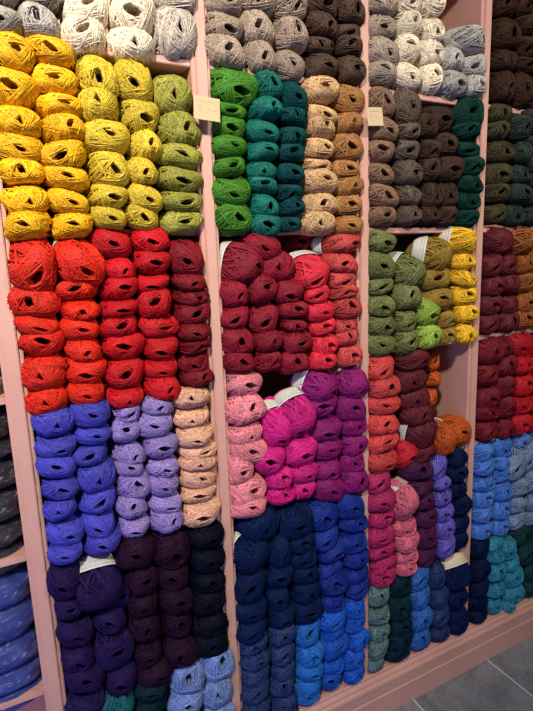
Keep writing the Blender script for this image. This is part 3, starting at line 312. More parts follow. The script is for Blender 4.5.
SMALL = [
 (0.0505,0.0307,2.0329,0.0379,0.028,0.062,-2.6,-4.4,3.0,0,8,'silver'),
 (0.1232,0.0342,2.044,0.0422,0.0317,0.062,-0.0,-6.3,-8.2,0,9,'silver'),
 (0.3988,0.0325,2.0892,0.0488,0.034,0.062,0.7,14.2,-2.8,0,2,'oatmeal'),
 (0.3912,0.0318,1.4412,0.0412,0.0193,0.062,11.6,15.3,-4.8,0,4,'crimson'),
 (0.392,0.0347,1.3166,0.0404,0.0213,0.062,6.9,5.2,-6.2,0,7,'crimson'),
 (0.3896,0.035,1.2786,0.0406,0.0243,0.062,-7.6,11.7,-1.4,0,6,'crimson'),
 (0.2141,0.0368,1.1783,0.03,0.0261,0.062,9.0,6.0,7.9,0,3,'lilac'),
 (0.2099,0.0377,0.3743,0.046,0.0365,0.062,-8.4,3.9,-6.0,0,3,'petrol'),
 (0.3944,0.0333,0.263,0.051,0.0406,0.062,6.9,15.9,8.6,0,2,'iceblue'),
 (0.5055,0.0331,2.0966,0.0504,0.0336,0.062,5.0,4.6,-0.6,0,6,'stone'),
 (0.5971,0.038,2.1182,0.0518,0.0366,0.062,-1.3,10.4,-3.8,0,1,'stone'),
 (0.6819,0.0303,2.1134,0.0433,0.0344,0.062,8.7,10.4,-9.2,0,1,'stone'),
 (0.7722,0.033,2.1348,0.0486,0.0289,0.062,7.2,8.5,8.5,0,9,'bark'),
 (0.7651,0.0378,2.0403,0.049,0.0221,0.062,-7.5,9.2,-0.7,0,4,'bark'),
 (0.8553,0.0378,2.0852,0.0402,0.0238,0.062,-4.6,12.7,-0.8,0,9,'bark'),
 (0.8568,0.0325,2.0437,0.0422,0.0241,0.062,-8.2,-3.3,5.1,0,1,'bark'),
 (0.5908,0.0304,1.6911,0.0422,0.0197,0.062,-2.2,-6.9,10.0,0,3,'emerald'),
 (0.6879,0.0341,1.8597,0.0435,0.0235,0.062,-7.9,-4.1,3.9,0,4,'deepteal'),
 (0.6777,0.0375,1.8155,0.0398,0.0264,0.062,5.4,2.0,-9.0,0,5,'deepteal'),
 (0.6764,0.038,1.7728,0.04,0.0244,0.062,-0.5,-7.6,5.3,0,3,'deepteal'),
 (0.6724,0.0343,1.7282,0.0396,0.0266,0.062,-1.0,1.7,8.8,0,2,'deepteal'),
 (0.6684,0.0388,1.6844,0.0403,0.0245,0.062,-0.3,11.7,-1.9,0,7,'deepteal'),
 (0.6687,0.0314,1.6434,0.0367,0.0248,0.062,7.8,-4.9,-9.0,0,6,'deepteal'),
 (0.6675,0.035,1.6068,0.0369,0.0216,0.062,-8.0,6.9,-2.6,0,2,'deepteal'),
 (0.7664,0.032,1.8806,0.0491,0.0235,0.062,1.3,11.3,9.3,0,2,'beige'),
 (0.7574,0.0362,1.7948,0.0421,0.0268,0.062,11.3,1.3,8.1,0,2,'beige'),
 (0.7539,0.0361,1.7554,0.0428,0.0204,0.062,4.7,12.6,2.4,0,3,'beige'),
 (0.8418,0.0382,1.7472,0.0447,0.027,0.062,0.7,2.7,2.4,0,2,'camel'),
 (0.85,0.0304,1.6554,0.0449,0.0292,0.062,-7.9,2.6,0.2,0,2,'camel'),
 (0.5883,0.0369,1.2512,0.0399,0.0302,0.062,12.2,2.9,0.4,0,1,'wine'),
 (0.6694,0.0305,1.381,0.0462,0.0252,0.062,0.2,-3.8,4.9,0,8,'wine'),
 (0.6739,0.0359,1.3443,0.0385,0.021,0.062,-4.2,7.3,9.7,0,5,'wine'),
 (0.7429,0.0313,1.423,0.0426,0.0284,0.062,-5.3,7.0,-0.5,0,3,'coral'),
 (0.7615,0.0364,1.3289,0.0454,0.0252,0.062,-0.8,-1.7,-9.8,0,8,'coral'),
 (0.764,0.036,1.2817,0.0457,0.0307,0.062,10.5,6.3,1.6,0,8,'coral'),
 (0.7541,0.0304,1.2339,0.0457,0.0294,0.062,6.9,-2.0,8.1,0,8,'coral'),
 (0.8265,0.0342,1.453,0.0477,0.0285,0.062,1.9,7.4,3.0,0,9,'rose'),
 (0.8337,0.0305,1.417,0.0499,0.0202,0.062,-6.0,-0.6,-4.0,0,7,'rose'),
 (0.8433,0.04,1.3275,0.046,0.0197,0.062,-8.1,7.7,-6.5,0,4,'rose'),
 (0.8441,0.0375,1.287,0.045,0.0304,0.062,-4.7,-7.1,-3.3,0,4,'rose'),
 (0.8461,0.0344,1.2367,0.0454,0.0345,0.062,6.4,-1.6,1.1,0,8,'rose'),
 (0.6097,0.0336,0.9185,0.042,0.0328,0.062,6.9,-6.4,1.8,0,8,'fuchsia'),
 (0.6125,0.0391,0.8644,0.045,0.0317,0.062,10.5,-6.4,7.4,0,6,'fuchsia'),
 (0.6921,0.0372,0.8664,0.0408,0.033,0.062,-9.5,-1.8,-4.3,0,5,'fuchsia'),
 (0.8631,0.034,1.0319,0.0474,0.0371,0.062,8.1,7.1,-2.9,0,6,'magenta'),
 (0.8639,0.0365,0.9687,0.0466,0.0387,0.062,10.5,9.9,-1.6,0,5,'magenta'),
 (0.8618,0.035,0.9107,0.045,0.0354,0.062,-5.3,-1.7,8.0,0,6,'magenta'),
 (0.5963,0.0315,0.5623,0.0372,0.0356,0.062,-6.2,7.8,-6.1,0,2,'navy'),
 (0.672,0.0346,0.7127,0.0493,0.0324,0.062,5.9,4.0,2.6,0,2,'navy'),
 (0.6837,0.0324,0.6621,0.0477,0.0313,0.062,-4.1,9.7,-9.9,0,6,'navy'),
 (0.6861,0.0345,0.5437,0.0451,0.0395,0.062,9.6,8.3,2.8,0,5,'navy'),
 (0.7825,0.0378,0.5842,0.0458,0.0334,0.062,-9.1,5.0,-6.8,0,3,'royal'),
 (0.7839,0.0352,0.4768,0.0434,0.0295,0.062,1.8,7.3,6.6,0,6,'royal'),
 (0.865,0.0336,0.7116,0.0511,0.0314,0.062,7.5,-5.1,9.7,0,0,'royal'),
 (0.8628,0.0308,0.6537,0.0496,0.0376,0.062,-4.2,1.2,-8.8,0,6,'royal'),
 (0.8717,0.0311,0.5998,0.047,0.0352,0.062,4.5,8.2,1.6,0,4,'royal'),
 (0.8727,0.0322,0.5438,0.0461,0.0345,0.062,7.1,14.6,0.5,0,6,'royal'),
 (0.8743,0.0307,0.489,0.0445,0.0362,0.062,0.6,-4.1,8.6,0,3,'royal'),
 (0.5102,0.0396,0.4385,0.0475,0.033,0.062,0.8,5.5,-5.5,0,5,'denim'),
 (0.5165,0.0341,0.3934,0.05,0.0289,0.062,5.3,11.9,5.9,0,4,'denim'),
 (0.5116,0.0347,0.3423,0.0476,0.0321,0.062,7.5,7.6,5.6,0,3,'denim'),
 (0.5116,0.0336,0.234,0.0488,0.0317,0.062,1.1,11.3,6.0,0,4,'denim'),
 (0.6034,0.0309,0.4375,0.0428,0.0396,0.062,-2.6,3.6,2.5,0,5,'denim'),
 (0.6051,0.0309,0.3756,0.0427,0.0373,0.062,-6.5,-0.7,-2.3,0,9,'denim'),
 (0.6046,0.0383,0.3152,0.0413,0.0332,0.062,10.8,10.8,-7.2,0,9,'denim'),
 (0.6044,0.0366,0.2561,0.0433,0.0383,0.062,-9.7,-7.7,9.0,0,4,'denim'),
 (0.6026,0.0319,0.2025,0.0435,0.0316,0.062,4.0,5.9,7.1,0,7,'denim'),
 (0.697,0.0309,0.3345,0.0477,0.0357,0.062,4.0,8.5,9.5,0,8,'sky'),
 (0.6897,0.0312,0.2228,0.047,0.0274,0.062,-8.2,12.1,3.4,0,1,'sky'),
 (0.6862,0.0349,0.1921,0.0471,0.0336,0.062,-3.9,-2.4,-7.2,0,0,'sky'),
 (0.7837,0.0384,0.3774,0.0427,0.0265,0.062,2.4,12.7,-9.9,0,7,'azure'),
 (0.7809,0.0364,0.2595,0.0445,0.0309,0.062,-0.4,15.1,-8.5,0,0,'azure'),
 (0.8626,0.0303,0.4287,0.0369,0.0396,0.062,1.7,3.6,8.0,0,6,'azure'),
 (0.8611,0.0337,0.3726,0.0383,0.0401,0.062,4.4,0.1,7.2,0,7,'azure'),
 (0.8736,0.0328,0.3091,0.0428,0.0421,0.062,7.9,5.3,8.2,0,5,'azure'),
 (0.8568,0.0329,0.2444,0.0453,0.038,0.062,-0.3,5.3,6.5,0,7,'azure'),
 (0.8615,0.0351,0.192,0.0444,0.0335,0.062,-0.7,4.1,-4.6,0,3,'azure'),
 (0.962,0.0332,2.1685,0.0486,0.0285,0.062,5.1,11.0,-3.4,0,4,'taupe'),
 (1.0508,0.0362,2.1983,0.048,0.0402,0.062,8.1,13.8,2.2,0,9,'ivory'),
 (1.1359,0.0302,2.2027,0.0421,0.0436,0.062,9.8,-3.6,-9.3,0,9,'ivory'),
 (1.138,0.0357,2.1358,0.0426,0.0336,0.062,4.8,14.4,-8.9,0,0,'ivory'),
 (1.1388,0.0359,2.0045,0.036,0.0436,0.062,0.3,-7.7,-2.3,0,2,'ivory'),
 (1.3086,0.0369,2.0065,0.047,0.0366,0.062,11.2,0.8,4.9,0,2,'lightgrey'),
 (1.0542,0.0306,1.8582,0.0407,0.026,0.062,8.0,5.6,-4.2,0,9,'greybrown'),
 (1.0572,0.0383,1.81,0.0455,0.0333,0.062,-2.4,6.5,9.5,0,9,'greybrown'),
 (1.0623,0.0381,1.6833,0.0464,0.0334,0.062,5.8,6.4,7.9,0,4,'greybrown'),
 (1.0601,0.0316,1.6284,0.0433,0.0312,0.062,5.8,-0.3,-4.6,0,0,'greybrown'),
 (1.1428,0.0368,1.8144,0.039,0.0331,0.062,-3.7,12.4,6.1,0,7,'chocolate'),
 (1.1446,0.038,1.7576,0.0393,0.0388,0.062,-2.0,-6.0,1.1,0,3,'chocolate'),
 (1.1439,0.0331,1.6892,0.0368,0.0405,0.062,8.1,9.3,9.6,0,0,'chocolate'),
 (1.1381,0.0325,1.6316,0.0363,0.0293,0.062,5.6,3.2,-5.9,0,0,'chocolate'),
 (1.2058,0.0389,1.8359,0.0453,0.0371,0.062,-4.6,5.9,7.9,0,8,'chocolate'),
 (1.2143,0.0356,1.692,0.0434,0.0402,0.062,-5.8,8.8,-2.7,0,6,'chocolate'),
 (1.211,0.0392,1.6322,0.0436,0.0353,0.062,7.9,12.6,-5.1,0,7,'chocolate'),
 (1.2886,0.0361,1.8698,0.0576,0.0262,0.062,-2.7,-7.3,-4.4,0,1,'bottle'),
 (1.297,0.0349,1.8299,0.0499,0.0249,0.062,-9.2,15.8,7.3,0,9,'bottle'),
 (1.3071,0.031,1.78,0.055,0.0328,0.062,-5.1,14.2,-4.4,0,7,'bottle'),
 (1.3083,0.0325,1.728,0.0539,0.03,0.062,7.6,11.7,9.3,0,0,'bottle'),
 (1.2996,0.0303,1.6801,0.0532,0.0292,0.062,-2.2,15.9,-2.4,0,0,'bottle'),
 (1.3008,0.0395,1.6279,0.055,0.034,0.062,2.8,12.9,-0.8,0,1,'bottle'),
 (0.9632,0.0397,1.4298,0.0516,0.0266,0.062,-1.0,2.8,-6.8,0,3,'moss'),
 (0.9636,0.0306,1.3794,0.0519,0.0312,0.062,-6.0,14.6,8.8,0,8,'moss'),
 (1.0546,0.0347,1.3229,0.0427,0.0359,0.062,8.6,13.9,7.8,0,3,'moss'),
 (1.0586,0.0308,1.2548,0.0432,0.04,0.062,8.4,-4.2,6.7,0,9,'moss'),
 (1.1445,0.0308,1.2622,0.0504,0.0409,0.062,11.3,1.2,-9.6,0,5,'lime'),
 (1.2226,0.0317,1.3147,0.0387,0.0295,0.062,-3.8,12.1,-3.3,0,7,'mustard'),
 (1.226,0.0315,1.2637,0.036,0.0316,0.062,-7.5,2.9,-0.4,0,8,'mustard'),
 (1.2933,0.0397,1.4877,0.0503,0.0323,0.062,9.2,-5.1,5.1,0,6,'sunyellow'),
 (1.2957,0.031,1.4385,0.0506,0.028,0.062,12.8,16.0,8.5,0,4,'sunyellow'),
 (1.3048,0.0398,1.3806,0.0528,0.0368,0.062,-0.4,-4.1,6.6,0,2,'sunyellow'),
 (1.3094,0.0334,1.3188,0.0517,0.0325,0.062,12.5,-7.6,6.1,0,2,'sunyellow'),
 (1.3092,0.0329,1.2586,0.0488,0.0354,0.062,0.2,10.9,8.9,0,5,'sunyellow'),
 (1.0934,0.0302,1.1995,0.0615,0.0327,0.062,9.4,12.7,-0.1,0,7,'maroon'),
 (1.1347,0.0311,0.8895,0.0554,0.0318,0.062,3.3,13.6,-4.2,0,7,'maroon'),
 (1.2219,0.0913,1.1642,0.029,0.0396,0.062,0.3,-7.4,6.1,0,3,'rust'),
 (1.2222,0.091,1.1044,0.028,0.0319,0.062,12.3,-2.6,-6.4,0,4,'rust'),
 (1.2239,0.0993,1.0511,0.028,0.0323,0.062,2.8,14.9,-9.6,0,3,'rust'),
 (0.9606,0.0359,0.8277,0.0484,0.0406,0.062,-7.2,1.7,-7.3,0,3,'raspberry'),
 (0.9685,0.0384,0.7051,0.0564,0.0317,0.062,11.6,1.3,-1.6,0,8,'raspberry'),
 (0.9721,0.0398,0.5875,0.0573,0.0306,0.062,-4.5,0.0,-1.3,0,5,'raspberry'),
 (0.9738,0.0352,0.5449,0.0561,0.0244,0.062,8.7,12.3,-8.9,0,5,'raspberry'),
 (0.9755,0.0336,0.5028,0.055,0.0366,0.062,-4.3,2.1,2.7,0,8,'raspberry'),
 (1.0731,0.0394,0.6465,0.0527,0.033,0.062,-6.8,15.3,5.5,0,0,'blush'),
 (1.0755,0.0303,0.594,0.0515,0.0368,0.062,8.6,13.2,7.7,0,9,'blush'),
 (1.0787,0.0354,0.5406,0.0497,0.0271,0.062,-3.9,8.3,-4.5,0,0,'blush'),
 (1.0727,0.0343,0.4975,0.0444,0.0328,0.062,4.3,-2.0,0.4,0,0,'blush'),
 (1.129,0.0308,0.7704,0.0574,0.0326,0.062,12.1,14.1,8.0,0,9,'aubergine'),
 (1.1451,0.0313,0.7145,0.0428,0.0331,0.062,2.3,-4.4,-7.5,0,4,'aubergine'),
 (1.156,0.0374,0.6573,0.0496,0.037,0.062,11.1,5.9,-4.5,0,8,'aubergine'),
 (1.1619,0.0322,0.584,0.0462,0.048,0.062,-3.4,2.9,3.9,0,6,'aubergine'),
 (1.1624,0.0355,0.5132,0.0449,0.0432,0.062,-5.4,9.0,-0.8,0,9,'aubergine'),
 (1.199,0.0333,0.826,0.0443,0.0459,0.062,1.0,11.7,-9.4,0,3,'iris'),
 (1.2142,0.0301,0.7646,0.0377,0.0267,0.062,1.8,1.2,1.7,0,5,'iris'),
 (1.2287,0.0333,0.7156,0.0431,0.0311,0.062,-6.3,14.8,-3.5,0,4,'iris'),
 (1.2389,0.0377,0.6588,0.0469,0.0364,0.062,-3.4,15.7,-4.1,0,2,'iris'),
 (1.2446,0.0366,0.592,0.044,0.0419,0.062,2.7,6.5,-3.0,0,8,'iris'),
 (1.2496,0.0311,0.523,0.042,0.0462,0.062,-1.1,2.6,4.7,0,3,'iris'),
 (1.2869,0.0342,0.8357,0.0431,0.0381,0.062,12.8,8.3,8.7,0,5,'midnight'),
 (1.296,0.0328,0.7796,0.0469,0.0306,0.062,-6.8,-3.1,2.2,0,8,'midnight'),
 (1.3051,0.04,0.7206,0.044,0.0359,0.062,-7.8,12.6,8.4,0,4,'midnight'),
 (1.3164,0.0313,0.6556,0.0446,0.0379,0.062,8.1,9.0,8.3,0,1,'midnight'),
 (1.3211,0.035,0.5913,0.0433,0.037,0.062,-9.9,10.4,1.7,0,9,'midnight'),
 (1.3214,0.0362,0.5278,0.0375,0.0397,0.062,-6.6,12.4,-4.4,0,1,'midnight'),
 (0.9609,0.0372,0.4351,0.0485,0.045,0.062,-1.3,2.9,-0.8,0,4,'sage'),
 (0.9613,0.0365,0.3646,0.0489,0.0341,0.062,-1.9,4.6,1.9,0,0,'sage'),
 (0.958,0.0344,0.3096,0.0454,0.0311,0.062,8.1,12.4,-0.0,0,2,'sage'),
 (0.9568,0.0338,0.2479,0.0442,0.0434,0.062,2.3,11.3,-1.3,0,3,'sage'),
 (0.9519,0.0384,0.193,0.0392,0.0283,0.062,-8.0,14.1,-3.5,0,3,'sage'),
 (1.0501,0.0391,0.4371,0.0502,0.0481,0.062,12.1,-3.1,-1.5,0,0,'petrol'),
 (1.0514,0.033,0.3571,0.0506,0.0455,0.062,-9.4,-1.8,7.9,0,8,'petrol'),
 (1.0501,0.0352,0.2898,0.0487,0.0355,0.062,7.8,4.9,10.0,0,8,'petrol'),
 (1.0473,0.0304,0.2386,0.0527,0.0359,0.062,6.7,2.3,-0.7,0,5,'petrol'),
 (1.0427,0.0323,0.1889,0.0505,0.0304,0.062,0.4,-7.8,-8.6,0,6,'petrol'),
 (1.1318,0.0357,0.4399,0.0493,0.0477,0.062,-1.4,1.6,1.2,0,3,'denimblue'),
 (1.1353,0.0362,0.3623,0.0482,0.0472,0.062,12.2,3.7,-1.2,0,9,'denimblue'),
 (1.143,0.0317,0.2804,0.0512,0.051,0.062,-2.1,4.7,6.3,0,5,'denimblue'),
 (1.1394,0.0318,0.2034,0.0491,0.0449,0.062,-1.6,-6.2,-3.8,0,4,'denimblue'),
 (1.2128,0.0389,0.4173,0.0366,0.054,0.062,5.9,11.7,9.8,0,6,'slate'),
 (1.2249,0.0321,0.3324,0.0465,0.0419,0.062,4.5,4.6,6.3,0,3,'slate'),
 (1.2309,0.0311,0.2566,0.047,0.0449,0.062,-0.5,-6.6,1.3,0,9,'slate'),
 (1.23,0.0341,0.1936,0.0473,0.0351,0.062,12.9,7.3,-9.2,0,0,'slate'),
 (1.3135,0.035,0.3009,0.0524,0.0431,0.062,3.5,8.0,-6.1,0,8,'inknavy'),
 (1.3205,0.0351,0.22,0.0494,0.0462,0.062,3.0,12.9,7.9,0,2,'inknavy'),
 (1.3195,0.0316,0.1912,0.0496,0.0327,0.062,3.2,1.9,-7.6,0,8,'inknavy'),
 (1.4264,0.0352,2.2363,0.0517,0.0304,0.062,-7.5,-5.6,-6.6,0,7,'walnut'),
 (1.4352,0.0317,2.0905,0.051,0.033,0.062,-2.6,9.2,-2.9,0,4,'walnut'),
 (1.5176,0.0389,2.2553,0.0452,0.0323,0.062,0.3,1.3,-8.9,0,9,'walnut'),
 (1.5323,0.0324,2.2002,0.0478,0.0317,0.062,7.6,-6.9,-8.9,0,3,'walnut'),
 (1.5276,0.0331,2.1399,0.0501,0.0372,0.062,-9.0,14.3,7.1,0,7,'walnut'),
 (1.5321,0.035,2.0886,0.0545,0.0261,0.062,-3.0,6.5,9.2,0,1,'walnut'),
 (1.6064,0.0387,2.0153,0.055,0.0568,0.062,-0.8,9.1,-9.6,0,1,'walnut'),
 (1.6124,0.0397,2.1037,0.0484,0.0371,0.062,-6.0,0.6,-6.3,0,4,'walnut'),
 (1.4277,0.0387,1.9366,0.0484,0.0314,0.062,-0.9,0.7,-3.3,0,5,'khaki'),
 (1.4259,0.0383,1.8846,0.0457,0.0303,0.062,-0.7,-6.4,-7.5,0,5,'khaki'),
 (1.438,0.0334,1.8251,0.0601,0.0359,0.062,2.7,1.3,-0.7,0,6,'khaki'),
 (1.4339,0.0316,1.7599,0.0561,0.0373,0.062,-9.2,7.9,-3.2,0,2,'khaki'),
 (1.4318,0.0313,1.6974,0.0542,0.0333,0.062,-7.9,-1.5,6.7,0,7,'khaki'),
 (1.4271,0.0337,1.6396,0.0501,0.0322,0.062,0.7,11.1,-5.2,0,3,'khaki'),
 (1.5202,0.0321,1.8999,0.0467,0.0428,0.062,6.6,1.0,9.2,0,7,'spruce'),
 (1.5322,0.0313,1.8232,0.0397,0.0377,0.062,1.6,-2.5,-0.9,0,4,'spruce'),
 (1.5294,0.0353,1.7612,0.0453,0.0321,0.062,3.7,2.6,9.8,0,6,'spruce'),
 (1.5336,0.0312,1.7,0.0512,0.0342,0.062,4.0,-2.9,7.4,0,8,'spruce'),
 (1.5224,0.0376,1.6377,0.0495,0.0362,0.062,-7.9,12.4,4.7,0,0,'spruce'),
 (1.5715,0.0339,1.9246,0.0478,0.0416,0.062,5.1,5.6,-3.8,0,1,'charcoal'),
 (1.5855,0.0319,1.8589,0.0448,0.0303,0.062,6.0,10.6,-5.4,0,1,'charcoal'),
 (1.6123,0.0376,1.8036,0.0471,0.034,0.062,-8.4,13.9,6.1,0,3,'charcoal'),
 (1.6176,0.0313,1.7461,0.0475,0.0283,0.062,-8.5,-0.5,-5.5,0,6,'charcoal'),
 (1.6088,0.0377,1.6909,0.0524,0.0324,0.062,-3.5,1.7,8.2,0,2,'charcoal'),
 (1.6095,0.038,1.6311,0.0479,0.0354,0.062,11.5,-3.8,-2.7,0,5,'charcoal'),
 (1.4202,0.0312,1.4735,0.0448,0.0382,0.062,-1.9,7.1,-6.4,0,9,'oxblood'),
 (1.4243,0.0304,1.4107,0.0452,0.0328,0.062,6.9,9.1,-9.2,0,2,'oxblood'),
 (1.4263,0.0374,1.3509,0.0518,0.0363,0.062,-0.1,10.2,-6.9,0,8,'oxblood'),
 (1.4236,0.0384,1.2833,0.0467,0.0375,0.062,-2.8,7.3,-6.4,0,9,'oxblood'),
 (1.4977,0.0367,1.4715,0.0425,0.0396,0.062,1.5,4.5,8.5,0,9,'oxblood'),
 (1.5093,0.0378,1.4022,0.0495,0.0382,0.062,-2.0,-8.0,6.7,0,4,'oxblood'),
 (1.5116,0.037,1.3413,0.039,0.0341,0.062,10.7,13.0,1.7,0,3,'oxblood'),
 (1.5157,0.0378,1.2741,0.0512,0.0401,0.062,5.7,-7.1,-3.6,0,5,'oxblood'),
 (1.5612,0.0279,1.5511,0.0544,0.0449,0.066,35,5,3.9,0,9,'ginger'),
 (1.5784,0.0395,1.4724,0.0487,0.0383,0.062,9.1,-1.3,-8.2,0,6,'ginger'),
 (1.595,0.0369,1.4056,0.0472,0.035,0.062,0.2,0.2,0.1,0,7,'ginger'),
 (1.5996,0.0367,1.3441,0.053,0.0349,0.062,1.7,8.2,-5.9,0,2,'ginger'),
 (1.5955,0.0383,1.2815,0.0492,0.0401,0.062,1.3,-3.5,9.0,0,8,'ginger'),
 (1.6599,0.0364,1.4755,0.0484,0.0453,0.062,-4.0,5.1,9.4,0,8,'amber'),
 (1.6715,0.0335,1.4012,0.0444,0.035,0.062,-4.0,15.1,-6.6,0,1,'amber'),
 (1.6812,0.0371,1.2761,0.0475,0.0361,0.062,-5.4,-0.5,-7.3,0,7,'amber'),
 (1.427,0.0359,1.1012,0.0477,0.0401,0.062,6.1,-4.8,4.2,0,3,'burgundy'),
 (1.4369,0.0376,1.0273,0.0561,0.0392,0.062,-2.3,11.6,1.0,0,2,'burgundy'),
 (1.4346,0.0384,0.9647,0.0585,0.0331,0.062,5.6,-4.3,9.6,0,6,'burgundy'),
 (1.4308,0.0336,0.9013,0.0536,0.0403,0.062,9.1,-5.3,-4.2,0,3,'burgundy'),
 (1.4989,0.0311,1.1982,0.0416,0.0367,0.062,-9.0,13.5,-3.9,0,4,'burgundy'),
 (1.5131,0.0347,1.1242,0.0511,0.0424,0.062,0.3,-5.3,-3.5,0,5,'burgundy'),
 (1.5162,0.0347,1.0517,0.0493,0.0398,0.062,-3.3,5.4,-9.1,0,7,'burgundy'),
 (1.5261,0.0356,0.9747,0.0454,0.045,0.062,-8.1,9.2,9.6,0,1,'burgundy'),
 (1.5252,0.0378,0.8979,0.048,0.0395,0.062,4.8,15.0,-0.2,0,5,'burgundy'),
 (1.596,0.0303,1.1161,0.0454,0.0377,0.062,5.0,-6.1,4.9,0,6,'cherry'),
 (1.6081,0.0364,1.0442,0.054,0.0435,0.062,9.3,-0.9,-6.3,0,2,'cherry'),
 (1.6072,0.0362,0.9733,0.052,0.0379,0.062,-7.6,9.3,-3.8,0,6,'cherry'),
 (1.6105,0.0337,0.9054,0.05,0.041,0.062,-5.8,11.8,-3.6,0,8,'cherry'),
 (1.6905,0.0306,1.107,0.0559,0.0393,0.062,11.2,12.1,-4.9,0,1,'cherry'),
 (1.7023,0.0371,1.0325,0.0517,0.0428,0.062,3.0,7.1,6.4,0,0,'cherry'),
 (1.7044,0.0316,0.9611,0.057,0.0389,0.062,11.7,3.9,-0.0,0,4,'cherry'),
 (1.7083,0.0323,0.8957,0.06,0.0395,0.062,3.9,7.0,-7.2,0,2,'cherry'),
 (1.4196,0.0304,0.8337,0.0436,0.034,0.062,0.2,15.3,-8.2,0,7,'cornflower'),
 (1.4225,0.0303,0.7739,0.0492,0.0345,0.062,1.0,-2.8,-2.6,0,9,'cornflower'),
 (1.427,0.0328,0.7152,0.0532,0.0304,0.062,9.7,10.9,-1.5,0,0,'cornflower'),
 (1.4292,0.0344,0.658,0.0549,0.0368,0.062,1.8,2.1,-3.2,0,2,'cornflower'),
 (1.4278,0.0344,0.5936,0.0516,0.0373,0.062,10.8,-4.1,-4.1,0,9,'cornflower'),
 (1.4257,0.0354,0.5333,0.0532,0.0327,0.062,5.5,5.6,-0.6,0,8,'cornflower'),
 (1.5165,0.0387,0.8298,0.0605,0.0418,0.062,0.6,15.3,8.2,0,6,'cornflower'),
 (1.4989,0.0306,0.7746,0.0343,0.0298,0.062,12.1,6.9,6.2,0,5,'cornflower'),
 (1.5187,0.0395,0.7189,0.051,0.0339,0.062,4.0,-0.9,1.4,0,7,'cornflower'),
 (1.5279,0.0353,0.653,0.0516,0.0435,0.062,5.1,-4.7,7.3,0,0,'cornflower'),
 (1.5229,0.0369,0.5832,0.0509,0.0423,0.062,9.5,-2.7,4.8,0,2,'cornflower'),
 (1.5205,0.0342,0.5192,0.0488,0.0343,0.062,5.2,0.9,1.6,0,8,'cornflower'),
 (1.5855,0.0323,0.7395,0.0574,0.0596,0.062,-4.5,2.6,-4.8,0,3,'mist'),
 (1.6164,0.0325,0.6424,0.049,0.036,0.062,2.6,-5.3,7.2,0,1,'mist'),
 (1.6095,0.0323,0.5825,0.0516,0.0338,0.062,-5.7,8.1,4.2,0,7,'mist'),
 (1.6141,0.0351,0.5209,0.0545,0.0369,0.062,-4.8,5.7,-7.7,0,9,'mist'),
 (1.6853,0.0376,0.6519,0.0582,0.0452,0.062,9.9,5.2,4.3,0,1,'mist'),
 (1.7019,0.0346,0.5742,0.0488,0.0403,0.062,4.4,15.0,0.3,0,6,'mist'),
 (1.7075,0.0348,0.5118,0.0492,0.0311,0.062,2.5,15.2,-6.2,0,1,'mist'),
 (1.6395,0.0524,0.8269,0.0464,0.0271,0.062,-6.9,10.6,-8.8,0,5,'bluegrey'),
 (1.7154,0.0546,0.8105,0.0507,0.0443,0.062,-9.0,8.8,9.1,0,1,'bluegrey'),
 (1.4233,0.0362,0.46,0.0467,0.045,0.062,6.3,2.2,7.8,0,3,'midnight'),
 (1.425,0.0317,0.3772,0.0458,0.0488,0.062,2.9,14.0,7.4,0,5,'midnight'),
 (1.4275,0.0326,0.3033,0.048,0.0366,0.062,8.5,9.7,-9.8,0,3,'midnight'),
 (1.4292,0.0372,0.2437,0.0502,0.0348,0.062,-1.4,9.7,9.0,0,0,'midnight'),
 (1.4271,0.0333,0.1861,0.0486,0.0276,0.062,8.8,0.5,-2.9,0,9,'midnight'),
 (1.4981,0.0325,0.4584,0.0447,0.0375,0.062,-7.4,14.2,3.5,0,3,'turquoise'),
 (1.5034,0.0344,0.3988,0.0389,0.0327,0.062,6.0,-7.5,9.8,0,0,'turquoise'),
 (1.5154,0.0315,0.3326,0.0529,0.041,0.062,1.2,-6.2,-4.8,0,4,'turquoise'),
 (1.5159,0.0359,0.2633,0.0508,0.0381,0.062,10.1,8.1,6.7,0,4,'turquoise'),
 (1.5122,0.0395,0.1976,0.0428,0.0391,0.062,2.4,8.5,6.2,0,0,'turquoise'),
 (1.5789,0.0348,0.4141,0.0428,0.0548,0.062,-9.4,15.9,-0.3,0,0,'turquoise'),
 (1.5991,0.0382,0.3388,0.0515,0.0335,0.062,8.4,-7.1,-6.4,0,9,'turquoise'),
 (1.6193,0.0385,0.2804,0.0584,0.052,0.062,-1.0,3.4,-6.8,0,6,'turquoise'),
 (1.6247,0.0336,0.2117,0.0589,0.0386,0.062,-4.7,15.0,0.3,0,8,'turquoise'),
 (1.5897,0.0304,0.1773,0.0364,0.0188,0.062,-5.0,13.5,1.8,0,2,'turquoise'),
 (1.6444,0.0347,0.4518,0.0632,0.0447,0.062,8.8,9.5,-3.4,0,5,'forestteal'),
 (1.6789,0.0323,0.3599,0.0571,0.0499,0.062,-2.8,0.1,-0.3,0,3,'forestteal'),
 (1.711,0.0315,0.2755,0.0424,0.0368,0.062,0.6,15.7,-9.1,0,2,'forestteal'),
 (1.7177,0.0326,0.2013,0.0482,0.0428,0.062,-3.7,-1.4,0.0,0,9,'forestteal'),
 (1.7454,0.037,0.4279,0.0505,0.0479,0.062,3.2,6.0,-7.2,0,8,'forestteal'),
 (1.7687,0.0343,0.3432,0.046,0.0429,0.062,10.8,-5.7,-6.0,0,9,'forestteal'),
 (1.7798,0.038,0.264,0.0428,0.0458,0.062,4.6,0.7,-4.4,0,2,'forestteal'),
 (1.7835,0.0374,0.194,0.047,0.0355,0.062,5.7,-0.7,5.3,0,8,'forestteal'),
 (0.0607,0.033,0.3862,0.043,0.035,0.062,3.0,2.0,4.0,0,3,'indigo'),
 (0.0577,0.033,0.3213,0.043,0.035,0.062,3.0,2.0,4.0,0,8,'indigo'),
